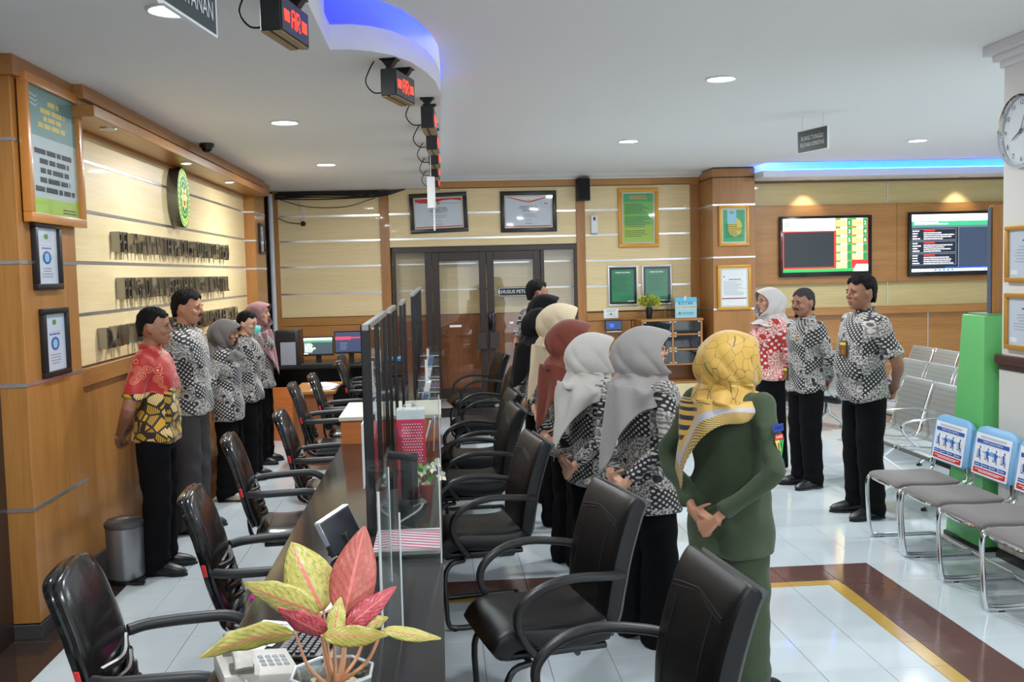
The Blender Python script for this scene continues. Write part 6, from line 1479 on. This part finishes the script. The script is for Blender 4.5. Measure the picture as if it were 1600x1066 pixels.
def person(label,x,y,h,face,head_yaw=0,head_pitch=0,fem=False,skin=0,shirt=None,sleeve='long',trousers=None,skirt=False,belly=0.0,width=1.0,
           hem=.80,hair=None,scarf=None,scarf_kw=None,hands='behind',cap_seed=0,glasses=False,mask=False,beard=None,extra=None,shoe=None,collar=True,elbow_out=0.0,hand_z=.0,slit=False,hijab_first=False,lean=0):
    t=thing('person',label,'person',(x,y,0),face); sc=h/1.70; seed=cap_seed
    S_=lambda v:Vector(v)*sc
    sk=SKIN[skin]; w=width*(.93 if fem else 1.0)
    shz=1.40; sy=.175*w; cz=1.585
    Mh=Matrix.Translation(S_((.02+lean,0,cz)))@Matrix.Rotation(R(head_yaw),4,'Z')@Matrix.Rotation(R(head_pitch),4,'Y')@Matrix.Scale(sc*(.98 if fem else 1.0),4)
    # joints
    J={}
    for s in (-1,1):
        shd=Vector((-.01,s*sy,shz-.035)); 
        if hands=='behind':
            el=Vector((-.085,s*(.245*w+elbow_out),1.10)); wr=Vector((-.195-belly*.2,s*.055,.915+hand_z))
            if s<0: wr=Vector((-.205-belly*.2,-.075,.90+hand_z))
        else:
            el=Vector((-.03,s*(.235*w),1.09)); wr=Vector((.06,s*.20*w,.86))
        J[s]=(shd,el,wr)
    # body: one continuous surface
    b=MB(); head(b,Mh,fem)
    b.tube([Mh@Vector((-.012,0,-.05)),Mh@Vector((-.018,0,-.10)),S_((-.02,0,1.44)),S_((-.02,0,1.36))],[.055*sc,.052*sc,.056*sc,.07*sc],14)
    b.sweep([S_((-.01,0,z)) for z in (1.42,1.36,1.2,1.05,.95)],[.05*sc,.075*sc,.08*sc,.07*sc,.07*sc],[.09*sc,.135*sc,.12*sc,.10*sc,.10*sc],(0,1,0),2.4,14)
    for s in (-1,1):
        a,e,wr=J[s]
        b.tube(bez([S_(a),S_(a.lerp(e,.5)),S_(e),S_(e.lerp(wr,.5)),S_(wr)],12),[r*sc*(.92 if fem else 1.05)*(.78 if sleeve=='long' and r>.029 else 1) for r in (.045,.046,.046,.043,.041,.040,.040,.038,.036,.032,.028,.025,.024)][:len(bez([a,a,e,e,wr],12))] ,10)
    if hands=='behind':
        hd=Vector((-.12,-.80,-.30)); hand(b,S_(J[1][2]),hd,(-1,-.1,.2),-1,.45,sc*.97)
        hand(b,S_(J[-1][2]+Vector((-.008,0,-.008))),Vector((-.15,.72,-.55)),(-1,.1,.1),1,.95,sc*.97)
    else:
        for s in (-1,1): hand(b,S_(J[s][2]),Vector((.15,0,-1)),(0,-s,0),s*-1,.35,sc*.97)
    link('body',fuse(b,.0056*sc,3,.4),sk,t)
    # face details
    if not (scarf and hijab_first):
        for s in (-1,1):
            e=MB().ball((.0875,s*.031,-.004),.006,.0125,.0055,10,6,0); e.ball((.0915,s*.031,-.004),.0035,.0058,.0055,8,5,1)
            e.tube([(.0905,s*.018,-.001),(.0935,s*.031,.0035),(.0885,s*.044,-.001)],.0016,6,1); e.xform(Mh); part('eye',e,[EYEW,EYED],t,local=True)
            eb=MB().tube([(.0965,s*.016,.018),(.096,s*.031,.0225),(.087,s*.048,.017)],[.002,.0032,.0018],6); eb.xform(Mh); part('eyebrow',eb,HAIR,t,local=True)
        lp=MB().ball((.0985,0,-.058),.004,.022,.0045,10,6).ball((.0975,0,-.067),.0045,.019,.0045,10,6); lp.xform(Mh); part('lips',lp,LIP,t,local=True)
    if beard:
        bb=MB(); bb.sweep([(.088,-.032,-.055),(.102,-.014,-.047),(.103,.014,-.047),(.088,.032,-.055)],.003,.0048,(0,0,1),2,8)
        if beard=='goatee': bb.ball((.087,0,-.107),.012,.022,.016,10,8)
        bb.xform(Mh); part('moustache',bb,HAIR,t,local=True)
    # shirt
    hp=hem; tw=w; rb=MB()
    zs=[hp,hp+.06,.95,1.05,1.16,1.26,1.34,1.395,1.425,1.45]
    hipx,hipy=(.135,.195) if fem else (.13,.180)
    rx=[hipx+.01,hipx+.008,hipx-.004,.118,.122,.130,.122,.098,.075,.062]; ry=[hipy+.012,hipy+.008,hipy-.002,.168,.172,.183,.190,.172,.12,.075]
    cx=[0,0,-.002,0,.005,.005,-.004,-.012,-.016,-.018]
    rx=[r+belly*.5*math.exp(-((z-1.06)/.14)**2) for r,z in zip(rx,zs)]; cx=[c+belly*.5*math.exp(-((z-1.06)/.14)**2) for c,z in zip(cx,zs)]
    if fem: rx=[r+.018*math.exp(-((z-1.25)/.06)**2) for r,z in zip(rx,zs)]; cx=[c+.014*math.exp(-((z-1.25)/.06)**2) for c,z in zip(cx,zs)]
    rb.sweep([S_((c,0,z)) for c,z in zip(cx,zs)],[r*sc for r in rx],[r*tw*sc for r in ry],(0,1,0),2.5,32)
    for s in (-1,1):
        a,e,wr=J[s]
        if sleeve=='long': P=[a,a.lerp(e,.5),e,e.lerp(wr,.45),e.lerp(wr,.86)]; rr=[.070,.066,.060,.058,.052,.050,.050,.049,.048,.047,.045,.044,.044]
        else: P=[a,a.lerp(e,.35),a.lerp(e,.6),a.lerp(e,.82)]; rr=[.072,.070,.069,.068,.067,.067,.067,.067,.067,.067,.067,.067,.067]
        Q=bez([S_(p) for p in P],12); rb.tube(Q,[rr[min(i,12)]*sc*(.93 if fem else 1.0) for i in range(len(Q))],14)
        rb.ball(S_(a),.072*sc*(.93 if fem else 1),seg=12,rings=8)
    me=fuse(rb,.011,5,.5)
    # soft folds and pattern coordinates
    q=random.Random(seed); p1,p2,p3=q.uniform(0,6),q.uniform(0,6),q.uniform(0,6)
    def fold(c):
        z=c.z/sc; amp=.0065*(1 if z<1.3 else .5)
        return amp*(math.sin(c.y*34+z*9+p1)*math.sin(z*13+p2)+.7*math.sin(z*31+c.x*22+p3+c.y*9))
    displace(me,fold)
    ul=me.uv_layers[0] if me.uv_layers else me.uv_layers.new(name='UVMap'); ul.name='UVMap'
    ax,ay=.14*sc,.19*sc*tw
    for pl in me.polygons:
        c=pl.center; side=abs(c.y)/ay>abs(c.x)/ax*.9+.12
        for li in pl.loop_indices:
            v=me.vertices[me.loops[li].vertex_index].co
            ul.data[li].uv=((v.x*1.0+(.7 if c.y>0 else 1.4)) if side else (v.y+(0 if c.x>0 else 2.1)),v.z/sc+(0 if shirt is BRY else seed*.13))
    so=link('shirt',me,shirt,t)
    if collar:
        cb=MB(); 
        for s in (-1,1):
            ang=[i/10 for i in range(11)]; pts=[S_((-.018+.068*math.cos(PI*(1-a)*s)+.006,.066*math.sin(PI*(1-a))*s,1.452+.012*math.cos(PI*(1-a))*-1)) for a in ang]
            cb.sweep(pts,.004*sc,.020*sc,(0,0,1),3,8)
        mc=mesh_of('collar',cb,shirt,smooth=60); lu=mc.uv_layers.new(name='UVMap')
        for lp_ in mc.loops: v=mc.vertices[lp_.vertex_index].co; lu.data[lp_.index].uv=(v.y*1.3+v.x,v.z/sc)
        co=bpy.data.objects.new('collar',mc); COL.objects.link(co); co.parent=t
    # legs
    lb=MB(); tm=trousers or TROU
    if skirt:
        lb.sweep([S_((0,0,z)) for z in (.98,.85,.6,.35,.12,.05)],[r*sc for r in (.105,.125,.125,.13,.14,.142)],[r*sc*w for r in (.155,.175,.165,.17,.18,.182)],(0,1,0),2.3,28)
        me=fuse(lb,.013,3,.5)
        displace(me,lambda c:.010*max(0,1-c.z/sc/.85)*math.sin(9*math.atan2(c.y,c.x)+seed))
        link('skirt',me,tm,t)
    else:
        st=.085
        lb.sweep([S_((0,0,z)) for z in (1.0,.93,.86,.80)],[r*sc for r in (.10,.115,.12,.105)],[r*sc*w for r in (.150,.168,.172,.160)],(0,1,0),2.4,24)
        for s in (-1,1):
            P=[(-.003,s*st*w,.88),(.0,s*st*w,.72),(.01,s*(st+.004)*w,.50),(-.002,s*(st+.008)*w,.30),(-.012,s*(st+.012)*w,.07),(-.012,s*(st+.012)*w,.045)]
            r1=(.106,.103,.090,.086,.084,.084) if not fem else (.106,.104,.098,.098,.104,.106)
            Q=bez([S_(p) for p in P],15); lb.tube(Q,[(r1[min(5,i//3)]+(r1[min(5,i//3+1)]-r1[min(5,i//3)])*(i%3)/3)*sc for i in range(len(Q))],16)
        me=fuse(lb,.011,4,.5)
        displace(me,lambda c:.004*(math.sin(c.z/sc*38+c.y*30+seed)*math.exp(-((c.z/sc-.5)/.2)**2)+math.sin(c.z/sc*60+seed)*math.exp(-((c.z/sc-.12)/.1)**2)))
        link('trousers',me,tm,t)
    for s in (-1,1):
        so_=MB(); yy=s*.097*w; turn=s*.10
        P=[(-.085,yy,.042),(-.05,yy,.047),(.02,yy+turn*.1,.050),(.09,yy+turn*.2,.040),(.15,yy+turn*.3,.030),(.18,yy+turn*.35,.022)]
        so_.sweep([S_(p) for p in P],[v*sc for v in (.030,.042,.046,.036,.026,.012)],[v*sc for v in (.026,.036,.042,.046,.038,.018)],(0,1,0),2.6,16)
        sh=part('shoe',so_,shoe or SHOE,t,local=True); sh_=MB()
        sh_.prism([tuple(v) for v in [(x0*sc,y0*sc) for x0,y0 in ((-.09,yy-.028),(-.05,yy-.036),(.03,yy-.038),(.10,yy-.044+turn*.2),(.165,yy-.030+turn*.3),(.19,yy+turn*.35),(.165,yy+.032+turn*.3),(.10,yy+.046+turn*.2),(.03,yy+.040),(-.05,yy+.036),(-.09,yy+.028))]],0,.016*sc)
        part('sole',sh_,BLACK,sh,local=True)
    if hair: hair_cap(t,Mh,hair if hair is not True else HAIR,seed=seed,**(extra or {}))
    if scarf: hijab(t,Mh,sc,scarf,0,seed=seed,**(scarf_kw or {}))
    if glasses:
        g=MB()
        for s in (-1,1):
            g.tube([Vector((.104,s*.031+.021*math.cos(a*PI/8),-.002+.017*math.sin(a*PI/8))) for a in range(16)],.0016,6,closed=True)
            g.tube([(.103,s*.052,.002),(.06,s*.082,.004),(.0,s*.086,.0)],.0015,6)
        g.tube([(.106,-.010,.0),(.108,0,.003),(.106,.010,.0)],.0015,6); g.xform(Mh); part('glasses',g,BLACKM,t,local=True)
    if mask:
        k=MB().sweep([(.112,0,-.018),(.120,0,-.035),(.118,0,-.065),(.104,0,-.10)],[.012,.016,.018,.012],[.045,.058,.060,.04],(0,1,0),2.4,18); k.tube([(.09,-.055,-.03),(.02,-.084,-.01)],.0015,5).tube([(.09,.055,-.03),(.02,.084,-.01)],.0015,5)
        k.xform(Mh); part('face_mask',k,mat('mask_mint',(120,205,198),.7),t,local=True)
    t['_sc']=sc
    return t,Mh,sc
def badge(t,sc,x,y,z,ang=0,strap=True,col=(60,90,50)):
    M=Matrix.Translation(Vector((x,y,z))*sc)@Matrix.Rotation(ang,4,'Z')
    b=MB().box(-.006,-.034,-.055,.006,.034,.055); b.xform(M); o=part('badge',b,mat('badge_brown',(70,52,36),.35),t,bevel=.004,local=True)
    f=Flat(M@Vector((.0065,-.026,-.047)),M.to_3x3()@Vector((0,1,0)),(0,0,1)); f.rect(0,0,.052,.092,mat('badge_card',col,.4),1); f.rect(0,.072,.052,.092,YEL,2); f.rect(.016,.012,.036,.04,mat('badge_red',(190,80,50),.5),2)
    part('card',f.mb,f.mats,o,smooth=0,local=True,fix=False)
HJ=lambda n,c: mat('scarf_'+n,c,.85,sheen=(.02 if c[0]<40 else .2),bump=.12,bscale=600,spec=.2)
# ---- staff side, facing the counter (+x)
person('man in a red and mustard yellow batik shirt beside the near wooden pilaster',-1.79,6.40,1.66,R(0),0,0,skin=1,shirt=BRY,sleeve='short',hair=True,belly=.03,hem=.86,cap_seed=1,extra=dict(lift=.006,side=-.01,nape=-.06,top=.012),hand_z=.0,elbow_out=.02)
person('tall man with a moustache in a batik shirt, second of the staff row',-1.83,7.42,1.755,R(-8),0,4,skin=0,shirt=BAT[0],sleeve='short',trousers=TROUG,hair=True,belly=.03,hem=.84,cap_seed=2,beard='goatee')
person('woman in a dark grey headscarf and batik blouse, looking down, between two taller colleagues',-1.77,8.45,1.50,R(-5),-4,14,fem=True,skin=0,shirt=BAT[1],scarf=HJ('darkgrey',(96,92,90)),scarf_kw=dict(back=.20,front=.05,side=.04),hem=.76,cap_seed=3,width=1.08,shoe=mat('shoe_beige',(190,170,150),.5))
person('woman in glasses and a mint face mask, her dark hair uncovered',-1.76,9.30,1.53,R(-5),-12,6,fem=True,skin=2,shirt=BAT[2],hair=True,mask=True,glasses=True,hem=.80,cap_seed=4,extra=dict(lift=.012,nape=-.085,side=-.03))
person('woman in a mauve pink headscarf at the far end of the staff row',-1.78,10.05,1.60,R(-5),-8,0,fem=True,skin=2,shirt=BAT[3],scarf=HJ('mauve',(140,102,106)),scarf_kw=dict(back=.18,front=.30,side=.06,flaps=((.2,.15,.5),)),hem=.80,cap_seed=5)
# ---- row beyond the visitor chairs, backs half turned to the camera
gr_,M1,s1=person('woman in a dark green uniform and a yellow patterned headscarf, nearest to the camera',1.22,4.17,1.56,R(36),-10,2,fem=True,skin=0,shirt=cloth('uniform_green',(54,68,44),.85),trousers=cloth('uniform_green_trouser',(50,64,40),.85),scarf=yellow_scarf(),scarf_kw=dict(back=.10,front=.12,side=.03,flaps=((R(132),.32,.72),),wide=1.14,pf=1.17),hem=.68,cap_seed=6,width=1.16,collar=False,elbow_out=.045,hijab_first=True,hand_z=-.03)
def patches():
    b=MB(); a=Vector((-.01,-.215,1.33)); 
    f=Flat(Vector((-.085,-.299,1.272))*s1,(1,0,0),(.0,.12,1)); w=.075*s1; B_=mat('patch_blue',(30,60,150),.6)
    f.poly([(0,.0),(w,0),(w*1.05,.030),(-.004,.030)],B_,6); [f.rect(.010+.011*k,.009,.016+.011*k,.021,mat('patch_navy',(20,34,96),.6),8) for k in range(5)]
    f.poly([(.008,-.012),(w-.008,-.012),(w-.004,-.032),(.004,-.032)],RED,6); f.text('DANSI',w/2,-.022,.015,PAPER,8,.95)
    f.poly([(.004,-.034),(w/2,-.034),(w/2,-.115)],YEL,6); f.poly([(w/2,-.034),(w-.004,-.034),(w/2,-.115)],mat('patch_green',(50,160,80),.6),6); f.rect(w*.30,-.07,w*.42,-.045,INK,8); f.rect(w*.56,-.065,w*.66,-.045,INK,8)
    part('shoulder_patch',f.mb,f.mats,gr_,smooth=0,local=True,fix=False)
patches()
rg=MB().tube([Vector((-.222,-.075,.862))*s1+Vector((0,.010*math.cos(a*PI/5),.010*math.sin(a*PI/5))) for a in range(10)],.002,6,closed=True); part('gold_ring',rg,mat('ring_gold',(210,180,110),.2,1),gr_,local=True)
person('woman in a mid grey headscarf and glasses, right behind the woman in green',.99,4.82,1.55,R(30),-40,0,fem=True,skin=2,shirt=BAT[0],scarf=HJ('grey',(150,146,144)),scarf_kw=dict(back=.20,front=.10,side=.04,flaps=((R(165),.22,.5),),pf=1.2),hem=.72,cap_seed=7,glasses=True,width=1.10)
person('woman in an off-white headscarf with her hands clasped behind her back',.82,5.42,1.49,R(28),-24,0,fem=True,skin=2,shirt=BAT[1],scarf=HJ('offwhite',(190,187,180)),scarf_kw=dict(back=.22,front=.10,side=.04,flaps=((R(160),.22,.5),),pf=1.16),hem=.76,cap_seed=8)
person('woman in a reddish brown headscarf, fourth from the camera in the right hand row',.80,6.15,1.53,R(28),-20,0,fem=True,skin=2,shirt=BAT[2],scarf=HJ('redbrown',(120,62,50)),scarf_kw=dict(back=.26,front=.12,side=.05,flaps=((R(165),.14,.6),),pf=1.16),hem=.76,cap_seed=9)
person('woman in a cream headscarf, fifth from the camera in the right hand row',.84,7.05,1.60,R(28),-14,0,fem=True,skin=2,shirt=BAT[3],scarf=HJ('cream',(200,184,154)),scarf_kw=dict(back=.28,front=.12,side=.05,flaps=((R(150),.16,.5),),pf=1.2),hem=.78,cap_seed=10)
person('woman in a long black headscarf, sixth in the right hand row behind the cream scarf',.79,7.95,1.54,R(24),-10,0,fem=True,skin=2,shirt=BAT[0],scarf=HJ('black',(15,15,18)),scarf_kw=dict(back=.34,front=.16,side=.07),hem=.78,cap_seed=11)
person('woman in a shorter black headscarf beside the man at the glass door',.93,8.85,1.63,R(20),-14,0,fem=True,skin=2,shirt=BAT[1],scarf=HJ('black',(15,15,18)),scarf_kw=dict(back=.24,front=.12,side=.05),hem=.80,cap_seed=12)
person('man with short dark hair by the glass door',.98,10.1,1.74,R(24),-16,0,skin=1,shirt=BAT[2],sleeve='short',hair=True,hem=.84,cap_seed=13)
# ---- facing them from the waiting side (-x)
rw,Mr,sr=person('woman in a white headscarf and a red and white batik blouse, facing left',2.93,8.72,1.64,R(188),6,2,fem=True,skin=2,shirt=BATR,scarf=HJ('white',(196,190,188)),scarf_kw=dict(back=.14,front=.02,side=.0),skirt=True,hem=.86,cap_seed=14,glasses=True)
lan=MB().tube(bez([Vector((-.03,.07,1.43))*sr,Vector((.09,.06,1.36))*sr,Vector((.155,.0,1.16))*sr,Vector((.155,0,1.08))*sr],12),.006,6).tube(bez([Vector((-.03,-.07,1.43))*sr,Vector((.09,-.06,1.36))*sr,Vector((.155,.0,1.16))*sr],12),.006,6); part('lanyard',lan,BLACK,rw,local=True)
badge(rw,sr,.165,0,1.02,0,col=(120,90,50))
m1,Mm,sm_=person('greying man with a goatee in a batik shirt, middle of three facing left',3.0,8.05,1.635,R(192),14,3,skin=1,shirt=BAT[3],hair=HAIRG,hem=.83,cap_seed=15,beard='goatee',extra=dict(lift=.005,side=-.02,top=.008),elbow_out=.0)
badge(m1,sm_,.16,-.05,.98,0,col=(120,90,50))
p_=MB().lathe([(.001,.006),(.014,.004),(.016,0)],(0,0,0),10,axis='x'); p_.xform(Matrix.Translation(Vector((.138,.075,1.29))*sm_)); part('gold_pin',p_,GOLD,m1,local=True)
m2,Mm2,sm2=person('stout man in a batik shirt with a name badge, rightmost of three',3.05,7.03,1.745,R(186),6,0,skin=1,shirt=BAT[0],sleeve='short',hair=True,belly=.08,width=1.12,hem=.84,cap_seed=16,extra=dict(lift=.012,top=.022),elbow_out=.02)
badge(m2,sm2,.185,.06,1.20,R(18))
for o in bpy.data.objects:
    if '_sc' in o: del o['_sc']
bpy.data.scenes.remove(SCR)
